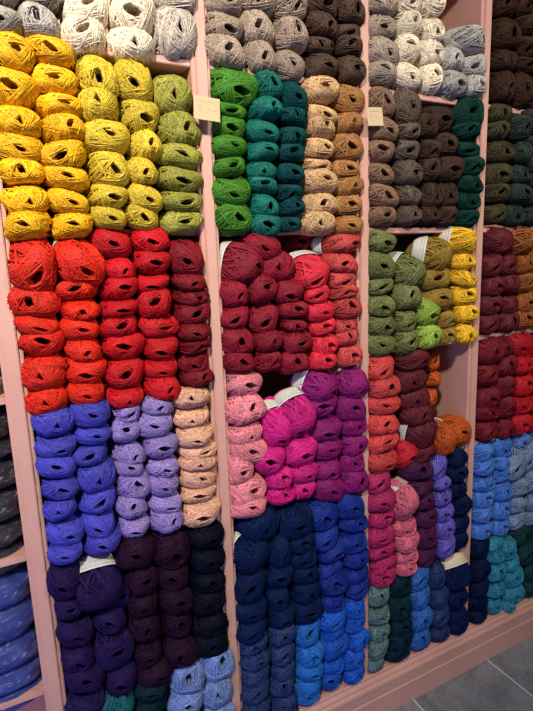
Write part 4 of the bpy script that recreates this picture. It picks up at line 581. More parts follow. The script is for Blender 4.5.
 (0.0599,0.033,0.2563,0.043,0.035,0.062,3.0,2.0,4.0,0,5,'indigo'),
 (0.056,0.033,0.1914,0.043,0.035,0.062,3.0,2.0,4.0,0,5,'indigo'),
 (0.1266,0.0274,0.3582,0.043,0.0307,0.062,3.0,2.0,4.0,0,7,'teal'),
 (0.1256,0.0274,0.3012,0.043,0.0307,0.062,3.0,2.0,4.0,0,3,'teal'),
 (0.1275,0.0274,0.2444,0.043,0.0307,0.062,3.0,2.0,4.0,0,5,'teal'),
 (0.1235,0.0274,0.1874,0.043,0.0307,0.062,3.0,2.0,4.0,0,3,'teal'),
 (0.2069,0.0377,0.308,0.043,0.0322,0.062,3.0,2.0,4.0,0,7,'petrol'),
 (0.2093,0.0377,0.2484,0.043,0.0322,0.062,3.0,2.0,4.0,0,6,'petrol'),
 (0.2103,0.0377,0.1888,0.043,0.0322,0.062,3.0,2.0,4.0,0,4,'petrol'),
 (0.3073,0.0342,0.263,0.043,0.0374,0.062,3.0,2.0,4.0,0,9,'iceblue'),
 (0.3021,0.0342,0.1937,0.043,0.0374,0.062,3.0,2.0,4.0,0,4,'iceblue'),
 (0.3957,0.0333,0.1907,0.043,0.0342,0.062,3.0,2.0,4.0,0,4,'iceblue'),
 (0.513,0.0336,0.1806,0.043,0.0234,0.062,3.0,2.0,4.0,0,8,'denim'),
 (0.6036,0.0319,0.1649,0.043,0.0064,0.062,3.0,2.0,4.0,0,5,'denim'),
]
CAM_Z = 1.508
CAM_Y = -1.17
CAM_LENS = 25.6676
CAM_RIGHT = (0.890992, -0.452635, -0.035417)
CAM_UP = (0.113171, 0.145871, 0.982809)
CAM_FWD = (0.439688, 0.879684, -0.181195)
POST_X = [-0.4519, 0.0044, 0.4608, 0.9171, 1.3734, 1.8297, 2.286]   # right edge of each upright's front face
SHELF_Z = [1.9585, 1.5883, 1.2363, 0.8647]

# ---------------------------------------------------------------- materials
def lin(c):
    c = c / 255.0
    return c / 12.92 if c <= 0.04045 else ((c + 0.055) / 1.055) ** 2.4

def rgb(r, g, b):
    return (lin(r), lin(g), lin(b), 1.0)

def new_mat(name):
    m = bpy.data.materials.new(name)
    m.use_nodes = True
    nt = m.node_tree
    return m, nt, nt.nodes['Principled BSDF']

YARN = {
 'silver': (158,152,142), 'cream': (226,210,182), 'oatmeal': (184,172,156), 'gold': (220,166,14),
 'lemon': (194,168,46), 'leaf': (146,142,56), 'vermilion': (196,34,12), 'scarlet': (178,10,22),
 'crimson': (112,8,22), 'violetblue': (66,66,170), 'lilac': (142,122,182), 'peach': (214,164,134),
 'indigo': (34,20,70), 'plum': (34,9,34), 'inkblack': (4,8,26), 'teal': (10,92,104),
 'petrol': (4,38,48), 'iceblue': (116,142,190), 'stone': (158,139,120), 'bark': (74,53,40),
 'green': (62,118,26), 'emerald': (8,98,84), 'deepteal': (6,60,62), 'beige': (192,156,110),
 'camel': (156,108,58), 'wine': (124,12,34), 'coral': (196,36,56), 'rose': (180,66,62),
 'pink': (206,122,130), 'fuchsia': (190,24,116), 'magenta': (128,12,96), 'navy': (5,26,66),
 'royal': (12,42,130), 'denim': (32,52,98), 'sky': (28,104,184), 'azure': (18,82,180),
 'taupe': (158,142,124), 'ivory': (222,208,182), 'lightgrey': (164,160,152), 'umber': (122,94,72),
 'greybrown': (84,70,58), 'chocolate': (60,43,33), 'bottle': (8,52,42), 'moss': (98,104,56),
 'lime': (136,162,60), 'mustard': (140,112,40), 'sunyellow': (216,172,34), 'salmon': (186,62,60),
 'maroon': (88,20,32), 'rust': (176,76,18), 'ruby': (176,22,38), 'raspberry': (160,32,84),
 'blush': (200,98,118), 'aubergine': (70,28,62), 'iris': (92,80,164), 'midnight': (5,20,56),
 'sage': (84,112,110), 'denimblue': (38,90,160), 'slate': (26,46,92), 'inknavy': (4,24,68),
 'walnut': (58,37,25), 'khaki': (62,56,36), 'spruce': (42,54,46), 'charcoal': (44,48,50),
 'oxblood': (90,20,30), 'ginger': (138,76,30), 'amber': (206,110,20), 'burgundy': (104,12,26),
 'cherry': (176,16,32), 'cornflower': (66,114,188), 'mist': (112,130,158), 'bluegrey': (84,118,176),
 'turquoise': (44,126,150), 'forestteal': (16,54,54),
}
MARLED = {'silver', 'oatmeal', 'stone', 'taupe', 'lightgrey', 'umber', 'greybrown', 'mist',
          'iceblue', 'denim', 'khaki', 'sage', 'charcoal', 'beige', 'moss', 'spruce', 'bark'}
YARN_GAIN = 1.0

def yarn_material(key):
    m, nt, p = new_mat('yarn_' + key)
    N, L = nt.nodes, nt.links
    c = [x * YARN_GAIN for x in rgb(*YARN[key])[:3]]
    tc = N.new('ShaderNodeTexCoord')
    fine = N.new('ShaderNodeTexNoise'); fine.inputs['Scale'].default_value = 260 if key in MARLED else 150
    fine.inputs['Detail'].default_value = 2
    L.new(tc.outputs['Object'], fine.inputs['Vector'])
    coarse = N.new('ShaderNodeTexNoise'); coarse.inputs['Scale'].default_value = 2.6
    L.new(tc.outputs['Object'], coarse.inputs['Vector'])
    # normalised balls are unit sized, so the object space scale is in ball radii
    fine.inputs['Scale'].default_value = 15 if key in MARLED else 12
    ramp = N.new('ShaderNodeValToRGB')
    lo, hi = ((0.62, 1.35) if max(YARN[key]) > 150 else (0.5, 1.55)) if key in MARLED else (0.72, 1.25)
    ramp.color_ramp.elements[0].position = 0.35
    ramp.color_ramp.elements[1].position = 0.68
    ramp.color_ramp.elements[0].color = (c[0]*lo, c[1]*lo, c[2]*lo, 1)
    ramp.color_ramp.elements[1].color = (min(1, c[0]*hi), min(1, c[1]*hi), min(1, c[2]*hi), 1)
    L.new(fine.outputs['Fac'], ramp.inputs['Fac'])
    info = N.new('ShaderNodeObjectInfo')
    hsv = N.new('ShaderNodeHueSaturation')
    mr = N.new('ShaderNodeMapRange')
    mr.inputs['To Min'].default_value = 0.86; mr.inputs['To Max'].default_value = 1.14
    L.new(info.outputs['Random'], mr.inputs['Value'])
    mul = N.new('ShaderNodeMath'); mul.operation = 'MULTIPLY'
    mr2 = N.new('ShaderNodeMapRange')
    mr2.inputs['To Min'].default_value = 0.8; mr2.inputs['To Max'].default_value = 1.2
    L.new(coarse.outputs['Fac'], mr2.inputs['Value'])
    L.new(mr.outputs['Result'], mul.inputs[0]); L.new(mr2.outputs['Result'], mul.inputs[1])
    at = N.new('ShaderNodeAttribute'); at.attribute_name = 'strand'
    mul2 = N.new('ShaderNodeMath'); mul2.operation = 'MULTIPLY'
    L.new(mul.outputs[0], mul2.inputs[0]); L.new(at.outputs['Fac'], mul2.inputs[1])
    L.new(mul2.outputs[0], hsv.inputs['Value'])
    L.new(ramp.outputs['Color'], hsv.inputs['Color'])
    L.new(hsv.outputs['Color'], p.inputs['Base Color'])
    p.inputs['Roughness'].default_value = 0.62
    p.inputs['Specular IOR Level'].default_value = 0.3 if max(YARN[key]) > 70 else 0.12
    p.inputs['Sheen Weight'].default_value = 0.05
    p.inputs['Sheen Roughness'].default_value = 0.4
    p.inputs['Sheen Tint'].default_value = (min(1, c[0]*1.5), min(1, c[1]*1.5), min(1, c[2]*1.5), 1)
    return m

MAT = {k: yarn_material(k) for k in YARN}

def paint_material(name, col, rough=0.45, bump=0.04):
    m, nt, p = new_mat(name)
    N, L = nt.nodes, nt.links
    tc = N.new('ShaderNodeTexCoord')
    n = N.new('ShaderNodeTexNoise'); n.inputs['Scale'].default_value = 6; n.inputs['Detail'].default_value = 6
    L.new(tc.outputs['Object'], n.inputs['Vector'])
    mp = N.new('ShaderNodeMapping'); mp.inputs['Scale'].default_value = (90, 90, 8)
    L.new(tc.outputs['Object'], mp.inputs['Vector'])
    g = N.new('ShaderNodeTexNoise'); g.inputs['Scale'].default_value = 1.5; g.inputs['Detail'].default_value = 3
    L.new(mp.outputs['Vector'], g.inputs['Vector'])
    r = N.new('ShaderNodeValToRGB')
    c = rgb(*col)
    r.color_ramp.elements[0].position = .3; r.color_ramp.elements[1].position = .7
    r.color_ramp.elements[0].color = (c[0]*.9, c[1]*.88, c[2]*.88, 1)
    r.color_ramp.elements[1].color = (c[0]*1.05, c[1]*1.05, c[2]*1.05, 1)
    L.new(n.outputs['Fac'], r.inputs['Fac']); L.new(r.outputs['Color'], p.inputs['Base Color'])
    b = N.new('ShaderNodeBump'); b.inputs['Strength'].default_value = bump; b.inputs['Distance'].default_value = .001
    L.new(g.outputs['Fac'], b.inputs['Height']); L.new(b.outputs['Normal'], p.inputs['Normal'])
    p.inputs['Roughness'].default_value = rough
    return m

PINK = paint_material('pink_paint', (208,160,143))
WALLM = paint_material('wall_paint', (120,100,98), .8)

def paper_material(name, col, lines=True):
    m, nt, p = new_mat(name)
    N, L = nt.nodes, nt.links
    c = rgb(*col)
    p.inputs['Roughness'].default_value = .55
    tc = N.new('ShaderNodeTexCoord')
    n = N.new('ShaderNodeTexNoise'); n.inputs['Scale'].default_value = 9
    L.new(tc.outputs['Object'], n.inputs['Vector'])
    r = N.new('ShaderNodeValToRGB')
    r.color_ramp.elements[0].color = (c[0]*.85, c[1]*.85, c[2]*.82, 1); r.color_ramp.elements[1].color = c
    L.new(n.outputs['Fac'], r.inputs['Fac'])
    L.new(r.outputs['Color'], p.inputs['Base Color'])
    return m
PAPER = paper_material('white_paper', (214,212,202))
CREAM_PAPER = paper_material('cream_paper', (232,216,176))
CARD = paper_material('price_card', (204,182,140))
m, nt, p = new_mat('pencil_red'); p.inputs['Base Color'].default_value = rgb(206,168,136); PENRED = m
m, nt, p = new_mat('pencil_grey'); p.inputs['Base Color'].default_value = rgb(184,170,138); PENGREY = m
m, nt, p = new_mat('print_grey'); p.inputs['Base Color'].default_value = rgb(150,156,156); PRINT = m

def plastic_material(name, col):
    """yarn seen through taut glossy cling film"""
    m, nt, p = new_mat(name)
    N, L = nt.nodes, nt.links
    c = rgb(*col)
    tc = N.new('ShaderNodeTexCoord')
    mp = N.new('ShaderNodeMapping'); mp.inputs['Scale'].default_value = (1, 3, 9)
    L.new(tc.outputs['Object'], mp.inputs['Vector'])
    n = N.new('ShaderNodeTexNoise'); n.inputs['Scale'].default_value = 14; n.inputs['Detail'].default_value = 4
    L.new(mp.outputs['Vector'], n.inputs['Vector'])
    r = N.new('ShaderNodeValToRGB')
    r.color_ramp.elements[0].position = .35; r.color_ramp.elements[1].position = .65
    r.color_ramp.elements[0].color = (c[0]*.5, c[1]*.5, c[2]*.55, 1); r.color_ramp.elements[1].color = (c[0]*1.3, c[1]*1.3, c[2]*1.2, 1)
    L.new(n.outputs['Fac'], r.inputs['Fac'])
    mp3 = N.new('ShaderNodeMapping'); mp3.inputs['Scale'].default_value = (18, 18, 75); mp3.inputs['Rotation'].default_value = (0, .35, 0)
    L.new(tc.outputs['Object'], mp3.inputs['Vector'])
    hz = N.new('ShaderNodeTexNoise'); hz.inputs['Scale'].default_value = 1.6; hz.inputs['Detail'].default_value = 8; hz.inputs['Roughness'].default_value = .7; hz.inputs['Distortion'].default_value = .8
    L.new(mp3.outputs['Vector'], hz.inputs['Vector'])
    glint_mask = N.new('ShaderNodeMapRange'); glint_mask.inputs['From Min'].default_value = .55; glint_mask.inputs['From Max'].default_value = .68; glint_mask.inputs['To Max'].default_value = .55
    L.new(hz.outputs['Fac'], glint_mask.inputs['Value'])
    film = N.new('ShaderNodeMix'); film.data_type = 'RGBA'; film.inputs[7].default_value = rgb(176, 184, 200)  # glints on the film, painted as pale streaks into the base colour
    L.new(glint_mask.outputs['Result'], film.inputs[0]); L.new(r.outputs['Color'], film.inputs[6]); L.new(film.outputs[2], p.inputs['Base Color'])
    p.inputs['Roughness'].default_value = .8
    mp2 = N.new('ShaderNodeMapping'); mp2.inputs['Scale'].default_value = (45, 45, 110); mp2.inputs['Rotation'].default_value = (.2, .5, .3)
    L.new(tc.outputs['Object'], mp2.inputs['Vector'])
    w = N.new('ShaderNodeTexNoise'); w.inputs['Scale'].default_value = 2.2; w.inputs['Detail'].default_value = 5
    w.inputs['Distortion'].default_value = 1.2
    L.new(mp2.outputs['Vector'], w.inputs['Vector'])
    b = N.new('ShaderNodeBump'); b.inputs['Strength'].default_value = 1; b.inputs['Distance'].default_value = .006
    L.new(w.outputs['Fac'], b.inputs['Height'])
    p.inputs['Coat Weight'].default_value = 1; p.inputs['Coat Roughness'].default_value = .12
    L.new(b.outputs['Normal'], p.inputs['Coat Normal'])
    return m

# ---------------------------------------------------------------- mesh helpers
def link(name, me, mat=None, parent=None):
    o = bpy.data.objects.new(name, me); COL.objects.link(o)
    if mat and me is not None and len(me.materials) == 0: me.materials.append(mat)
    if parent: o.parent = parent
    return o

def mesh_np(name, V_, F_, smooth=True):
    """V_ (n,3) array, F_ (m,4) array of quads"""
    me = bpy.data.meshes.new(name)
    n, mm = len(V_), len(F_)
    me.vertices.add(n); me.vertices.foreach_set('co', np.asarray(V_, dtype=np.float32).ravel())
    me.loops.add(mm*4); me.loops.foreach_set('vertex_index', np.asarray(F_, dtype=np.int32).ravel())
    me.polygons.add(mm)
    me.polygons.foreach_set('loop_start', np.arange(mm, dtype=np.int32)*4)
    me.polygons.foreach_set('loop_total', np.full(mm, 4, dtype=np.int32))
    me.update(calc_edges=True)
    if smooth: me.polygons.foreach_set('use_smooth', np.ones(mm, dtype=bool))
    return me

def box_bm(bm, x0, x1, y0, y1, z0, z1, bev=0.0):
    r = bmesh.ops.create_cube(bm, size=1)
    vs = r['verts']
    bmesh.ops.scale(bm, vec=(x1-x0, y1-y0, z1-z0), verts=vs)
    bmesh.ops.translate(bm, vec=((x0+x1)/2, (y0+y1)/2, (z0+z1)/2), verts=vs)
    if bev:
        es = list({e for v in vs for e in v.link_edges})
        bmesh.ops.bevel(bm, geom=es, offset=bev, segments=2, affect='EDGES')

def bm_obj(name, bm, mat, parent=None, smooth=False):
    me = bpy.data.meshes.new(name); bm.to_mesh(me); bm.free()
    if smooth:
        for p_ in me.polygons: p_.use_smooth = True
    return link(name, me, mat, parent)

# ---------------------------------------------------------------- a ball of yarn
# unit ball: the axis is y, the open end (the hole the strand is pulled from) faces -y
SQ = 2.5
def squircle(P):
    n = (np.abs(P)**SQ).sum(axis=1)**(1/SQ)
    L_ = np.linalg.norm(P, axis=1)
    return P / (n/L_)[:, None]

def ball_arrays(seed, wraps, bunches, seg, sides, thick, base=(48, 28), hmin=.27):
    rg = np.random.default_rng(seed)
    VV, FF, SS, off = [], [], [], 0
    phi0 = rg.uniform(0, math.pi); ecc = rg.uniform(.05, .15); hole = hmin + rg.uniform(0, .10)
    def r_hole(ph): return hole + ecc*math.cos(2*(ph-phi0)) 
    # core surface, its front pole pulled in as a deep hole
    nu, nv = base
    th = np.linspace(0.0001, math.pi-0.0001, nv); ph = np.linspace(0, 2*math.pi, nu, endpoint=False)
    T, PH = np.meshgrid(th, ph, indexing='ij')
    R0 = hole + ecc*np.cos(2*(PH+math.pi/2-phi0))
    P = np.stack([np.sin(T)*np.cos(PH), -np.cos(T), np.sin(T)*np.sin(PH)], -1).reshape(-1, 3)
    P = squircle(P)*0.885
    t = T.ravel(); r0 = R0.ravel()
    k = np.clip(1 - t/(r0*1.02), 0, 1)
    P[:, 1] += np.minimum(1, np.sqrt(k)*1.8)*1.2
    P[:, 0] *= 1+.1*k; P[:, 2] *= 1+.1*k
    idx = np.arange(nu*nv).reshape(nv, nu)
    a = idx[:-1]; b = idx[1:]
    F = np.stack([a, b, np.roll(b, -1, 1), np.roll(a, -1, 1)], -1).reshape(-1, 4)
    VV.append(P); FF.append(F); SS.append(np.full(len(P), .9)); off += len(P)
    def ring(ph_, rr, rad, th_, wob):
        nonlocal off
        n = np.array([math.cos(ph_)*math.cos(rr), -math.sin(rr), math.sin(ph_)*math.cos(rr)])
        e1 = np.cross(n, [0, 1, 0]); e1 /= np.linalg.norm(e1); e2 = np.cross(n, e1)
        s = np.linspace(0, 2*math.pi, seg, endpoint=False)
        C = np.cos(s)[:, None]*e1 + np.sin(s)[:, None]*e2
        a_, b_ = rg.uniform(0, 6.28, 2)
        C = C + n*(wob*np.sin(2*s+a_))[:, None]
        C /= np.linalg.norm(C, axis=1)[:, None]
        C = squircle(C)*(rad + .012*np.sin(3*s+b_))[:, None]
        Tn = np.roll(C, -1, 0)-np.roll(C, 1, 0); Tn /= np.linalg.norm(Tn, axis=1)[:, None]
        Nn = C/np.linalg.norm(C, axis=1)[:, None]
        Bn = np.cross(Tn, Nn)
        an = np.linspace(0, 2*math.pi, sides, endpoint=False)
        ringv = C[:, None, :] + th_*(np.cos(an)[None, :, None]*Nn[:, None, :] + np.sin(an)[None, :, None]*Bn[:, None, :])
        ii = np.arange(seg*sides).reshape(seg, sides)
        nx = np.roll(ii, -1, 0)
        f_ = np.stack([ii, np.roll(ii, -1, 1), np.roll(nx, -1, 1), nx], -1).reshape(-1, 4) + off
        VV.append(ringv.reshape(-1, 3)); FF.append(f_); SS.append(np.full(seg*sides, rg.uniform(.72, 1.3))); off += seg*sides
    for i in range(wraps):
        ph_ = 2*math.pi*(i+rg.uniform(-.4, .4))/wraps
        rr = r_hole(ph_)*.92 + abs(rg.normal(0, .08))
        ring(ph_, rr*(1), .925+rg.uniform(-.03, .03), thick*rg.uniform(.85, 1.15), .04)
    for bnc in range(bunches):
        ph_ = rg.uniform(0, 2*math.pi); rr = r_hole(ph_)+rg.uniform(.0, .45); w = rg.uniform(-.03, .03)
        n_ = int(rg.integers(5, 10))
        for j in range(n_):
            ring(ph_+w*j, max(r_hole(ph_+w*j)*.95, rr+(j-n_/2)*.072*rg.uniform(.8, 1.15)), .985+rg.uniform(-.012, .02), thick*rg.uniform(.9, 1.15), .03)
    for j in range(3):
        ring(rg.uniform(0, 6.28), rg.uniform(.55, .95), 1.005, thick*.9, .05)
    P = np.concatenate(VV)
    a_ = rg.uniform(0, 6.28, 6)
    x, y, z = P.T.copy()
    P[:, 0] += .05*np.sin(2.3*z+a_[0]) + .035*np.sin(4.1*y+3*z+a_[1])
    P[:, 2] += .06*np.sin(2.1*x+a_[2]) + .04*np.sin(4.3*x+2*y+a_[3])
    P[:, 1] += .06*np.sin(2.2*x+a_[4])*np.cos(2.4*z+a_[5])
    return P, np.concatenate(FF), np.concatenate(SS)

def set_shade(me, S_):
    at = me.attributes.new('strand', 'FLOAT', 'POINT'); at.data.foreach_set('value', np.asarray(S_, dtype=np.float32))

PROTO = []
for k in range(10):
    V_, F_, S_ = ball_arrays(100+k, 50, 13, 48, 4, .037)
    me = mesh_np('yarn_ball', V_, F_); set_shade(me, S_); me.materials.append(MAT['gold'])
    PROTO.append(me)
LIGHT = [ball_arrays(300+k, 34, 9, 32, 3, .046, (24, 20), .28) for k in range(6)]

def band_arrays(y0=.15, y1=.74, n=40):
    """open paper band round the waist of a unit ball"""
    rows = 5
    pts = []
    for j in range(rows):
        y = y0+(y1-y0)*j/(rows-1)
        a = np.linspace(0, 2*math.pi, n, endpoint=False)
        rad = (max(0, 1-abs(y)**SQ))**(1/SQ)*1.09
        c, s_ = np.cos(a), np.sin(a)
        k = (np.abs(c)**SQ+np.abs(s_)**SQ)**(-1/SQ)
        pts.append(np.stack([rad*k*c, np.full(n, y), rad*k*s_], -1))
    P = np.concatenate(pts)
    idx = np.arange(rows*n).reshape(rows, n); a = idx[:-1]; b = idx[1:]
    F = np.stack([a, b, np.roll(b, -1, 1), np.roll(a, -1, 1)], -1).reshape(-1, 4)
    return P, F
BAND_V, BAND_F = band_arrays()
BAND = mesh_np('paper_band', BAND_V, BAND_F); BAND.materials.append(PAPER)
BAND_CREAM = mesh_np('paper_band', BAND_V, BAND_F); BAND_CREAM.materials.append(CREAM_PAPER)
# the rows of printing on a band: short dashes standing just off the paper
def print_arrays():
    VV, FF, off = [], [], 0
    rg = np.random.default_rng(3)
    for y, h in ((.25, .025), (.34, .012), (.41, .012)):
        a = 0.0
        while a < 2*math.pi-.1:
            w = rg.uniform(.03, .09)
            for aa in (a,):
                q = []
                for (al, yy) in ((aa, y-h), (aa+w, y-h), (aa+w, y+h), (aa, y+h)):
                    rad = (max(0, 1-abs(yy)**SQ))**(1/SQ)*1.1
                    c, s_ = math.cos(al), math.sin(al)
                    kk = (abs(c)**SQ+abs(s_)**SQ)**(-1/SQ)
                    q.append((rad*kk*c, yy, rad*kk*s_))
                VV += q; FF.append([off, off+1, off+2, off+3]); off += 4
            a += w+rg.uniform(.02, .06)
    return np.array(VV), np.array(FF)
pv, pf = print_arrays()
BANDPRINT = mesh_np('printed_text', pv, pf, False); BANDPRINT.materials.append(PRINT)

def ball_matrix(b):
    x, y, z, hw, hh, hd, yaw, pit, roll = b[:9]
    R_ = Euler((math.radians(pit), 0, math.radians(yaw)), 'XYZ').to_matrix() @ Euler((0, math.radians(roll), 0)).to_matrix()
    return Matrix.Translation((x, y, z)) @ R_.to_4x4() @ Matrix.Diagonal((hw, hd, hh, 1))

GROUP = 'balls of yarn stacked in the pink shelves'
for b in BALLS:
    band, var, colr, label = b[9], b[10], b[11], b[12]
    o = bpy.data.objects.new('yarn_ball', PROTO[var % 10]); COL.objects.link(o)
    o.matrix_world = ball_matrix(b)
    o.material_slots[0].link = 'OBJECT'; o.material_slots[0].material = MAT[colr]
    o['label'] = label; o['category'] = 'yarn ball'; o['group'] = GROUP
    if band:
        c = bpy.data.objects.new('paper_band', BAND if band == 1 else BAND_CREAM); COL.objects.link(c)
        c.parent = o; c['label'] = 'white printed paper band' if band == 1 else 'cream printed paper band'
        t = bpy.data.objects.new('printed_text', BANDPRINT); COL.objects.link(t); t.parent = c

# the balls beyond the three hundred that show largest: one mesh
VV, FF, MI, SS, off = [], [], [], [], 0
used = []
for i, b in enumerate(SMALL):
    M = np.array(ball_matrix(b)); V_, F_, S_ = LIGHT[b[10] % 6]
    SS.append(S_)
    VV.append(V_ @ M[:3, :3].T + M[:3, 3]); FF.append(F_+off); off += len(V_)
    if b[11] not in used: used.append(b[11])
    MI.append(np.full(len(F_), used.index(b[11])))
    if b[9]:
        VV.append(BAND_V @ M[:3, :3].T + M[:3, 3]); FF.append(BAND_F+off); off += len(BAND_V); SS.append(np.ones(len(BAND_V)))
        if '_paper' not in used: used.append('_paper')
        MI.append(np.full(len(BAND_F), used.index('_paper')))
me = mesh_np('small_yarn', np.concatenate(VV), np.concatenate(FF))
set_shade(me, np.concatenate(SS))
me.polygons.foreach_set('material_index', np.concatenate(MI).astype(np.int32))
for k in used:
    if k == '_paper': me.materials.append(PAPER); continue
    mm = MAT[k].copy(); mm.name = 'far_' + MAT[k].name
    for nd in mm.node_tree.nodes:           # this mesh is in metres, not in ball radii
        if nd.type == 'TEX_NOISE': nd.inputs['Scale'].default_value *= 14
    me.materials.append(mm)
o = link('yarn_assortment', me)
o['kind'] = 'stuff'; o['label'] = 'smaller looking balls of yarn of many colours filling the farther shelves'; o['category'] = 'yarn'

# ---------------------------------------------------------------- plastic wrapped skeins in the bay beyond the first upright
def skein_arrays(hx, hy, hz, seed):
    rg = np.random.default_rng(seed)
    nu, nv = 64, 36
    th = np.linspace(0.001, math.pi-0.001, nv); ph = np.linspace(0, 2*math.pi, nu, endpoint=False)
    T, PH = np.meshgrid(th, ph, indexing='ij')
    P = np.stack([np.cos(T), np.sin(T)*np.cos(PH), np.sin(T)*np.sin(PH)], -1).reshape(-1, 3)
    n = (np.abs(P[:, 0])**4.5+np.abs(P[:, 1])**2.6+np.abs(P[:, 2])**2.6)**(1/3)
    P = P/n[:, None]
    wr = .012*np.sin(P[:, 0]*17+4*P[:, 2]+seed)+.010*np.sin(P[:, 1]*15-P[:, 0]*9+seed*2)+.02*np.sin(P[:, 2]*5+P[:, 0]*4+seed)
    P = P*(1+wr)[:, None]*np.array([hx, hy, hz])
    idx = np.arange(nu*nv).reshape(nv, nu); a = idx[:-1]; b = idx[1:]
    F = np.stack([a, np.roll(a, -1, 1), np.roll(b, -1, 1), b], -1).reshape(-1, 4)
    return P, F
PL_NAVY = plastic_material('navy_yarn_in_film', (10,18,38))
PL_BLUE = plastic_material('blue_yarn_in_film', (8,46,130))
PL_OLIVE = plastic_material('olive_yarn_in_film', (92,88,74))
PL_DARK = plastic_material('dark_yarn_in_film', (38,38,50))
ORDN = ['top', 'second from top', 'third from top', 'fourth from top', 'fifth from top', 'lowest']
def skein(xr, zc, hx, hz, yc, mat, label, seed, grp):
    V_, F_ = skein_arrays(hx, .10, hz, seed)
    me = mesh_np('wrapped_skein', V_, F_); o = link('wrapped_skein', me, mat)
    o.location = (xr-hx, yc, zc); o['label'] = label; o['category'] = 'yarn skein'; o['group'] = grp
SK = [(-0.0278, 1.3113, 0.15, 0.0313, 0.13, PL_OLIVE, 'grey olive yarn skein in clear film, top beside the first upright', 0, 'grey olive skeins'),
  (-0.0282, 1.2568, 0.15, 0.0385, 0.13, PL_OLIVE, 'grey olive yarn skein in clear film, lowest beside the first upright', 2, 'grey olive skeins'),
  (-0.0303, 1.1705, 0.15, 0.0394, 0.13, PL_NAVY, 'dark navy yarn skein in clear film, top in its stack', 2, 'film wrapped navy skeins'),
  (-0.0285, 1.1155, 0.15, 0.0303, 0.13, PL_NAVY, 'dark navy yarn skein in clear film, second from top in its stack', 4, 'film wrapped navy skeins'),
  (-0.0272, 1.0557, 0.15, 0.0449, 0.13, PL_NAVY, 'dark navy yarn skein in clear film, third from top in its stack', 6, 'film wrapped navy skeins'),
  (-0.0292, 0.9822, 0.15, 0.0472, 0.13, PL_NAVY, 'dark navy yarn skein in clear film, fourth from top in its stack', 8, 'film wrapped navy skeins'),
  (-0.0305, 0.9144, 0.15, 0.0379, 0.13, PL_NAVY, 'dark navy yarn skein in clear film, fifth from top in its stack', 10, 'film wrapped navy skeins'),
  (-0.029, 0.852, 0.15, 0.04, 0.13, PL_NAVY, 'dark navy yarn skein in clear film, lowest in its stack', 12, 'film wrapped navy skeins'),
  (-0.029, 0.7744, 0.15, 0.0499, 0.13, PL_BLUE, 'bright blue yarn skein in clear film, top in its stack', 8, 'film wrapped blue skeins'),
  (-0.0288, 0.6961, 0.15, 0.0587, 0.13, PL_BLUE, 'bright blue yarn skein in clear film, second from top in its stack', 10, 'film wrapped blue skeins'),
  (-0.029, 0.6122, 0.15, 0.0505, 0.13, PL_BLUE, 'bright blue yarn skein in clear film, third from top in its stack', 12, 'film wrapped blue skeins'),
  (-0.0268, 0.549, 0.15, 0.0337, 0.13, PL_BLUE, 'bright blue yarn skein in clear film, fourth from top in its stack', 14, 'film wrapped blue skeins'),
  (-0.0256, 0.4962, 0.15, 0.0358, 0.13, PL_BLUE, 'bright blue yarn skein in clear film, lowest in its stack', 16, 'film wrapped blue skeins')]
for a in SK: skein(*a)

# ---------------------------------------------------------------- the shelving unit
unit = bpy.data.objects.new('shelving_unit', None); COL.objects.link(unit)
unit.location = (0.6, .12, 0)
unit['label'] = 'wall-wide pink painted wooden shelving unit packed with yarn'; unit['category'] = 'shelves'
def U(name, bm, mat=PINK, parent=None, label=None):
    me = bpy.data.meshes.new(name); bm.to_mesh(me); bm.free()
    o = link(name, me, mat, parent or unit)
    if parent is None: o.matrix_parent_inverse = Matrix.Translation(unit.location).inverted()
    return o
TOPZ, LEDGE, DEPTH = 2.45, .157, .26
FACE, STRIP = .0265, .0095
for X in POST_X:
    bm = bmesh.new(); box_bm(bm, X-FACE-STRIP, X+STRIP, .006, DEPTH, LEDGE-.01, TOPZ, .002)
    dv = U('divider', bm)
    bm = bmesh.new(); box_bm(bm, X-FACE, X, -.002, .010, LEDGE-.005, TOPZ, .002)
    fs = U('face_strip', bm, parent=dv)
levels = SHELF_Z + [round(SHELF_Z[3]-.355, 4)]
levels = [round(SHELF_Z[0]+.365, 4)] + levels
for i in range(len(POST_X)-1):
    xa, xb = POST_X[i]+STRIP, POST_X[i+1]-FACE-STRIP
    for z in levels:
        bm = bmesh.new()
        yf = .032 if (i <= 2 and z < 1.7) else .010
        box_bm(bm, xa+.0005, xb-.0005, yf, DEPTH-.005, z-.011, z+.004, .0015)
        U('shelf', bm)
X0, X1 = POST_X[0]-FACE-STRIP, POST_X[-1]+STRIP
bm = bmesh.new(); box_bm(bm, X0, X1, DEPTH, DEPTH+.012, 0, TOPZ); U('back_panel', bm)
bm = bmesh.new(); box_bm(bm, X0-.02, X1+.02, -.03, DEPTH+.012, TOPZ, TOPZ+.04, .005); U('cornice', bm)
# plinth: a moulded profile run along the floor
prof = [(DEPTH, .157), (-.010, .157), (-.0125, .155), (-.0125, .149), (-.010, .147), (-.0145, .1445), (-.0185, .143), (-.0215, .139), (-.0215, .1345),
        (-.019, .133), (-.0245, .1305), (-.0285, .126), (-.0295, .1195), (-.0295, .1155), (-.0265, .1135), (-.0265, .079), (-.0295, .0765), (-.0295, .0), (DEPTH, 0)]
bm = bmesh.new()
ra = [bm.verts.new((X0-.01, y, z)) for y, z in prof]; rb = [bm.verts.new((X1+.01, y, z)) for y, z in prof]
for i in range(len(prof)):
    j = (i+1) % len(prof); bm.faces.new((ra[i], rb[i], rb[j], ra[j]))
bm.faces.new(ra[::-1]); bm.faces.new(rb)
bmesh.ops.recalc_face_normals(bm, faces=bm.faces)
U('plinth', bm)

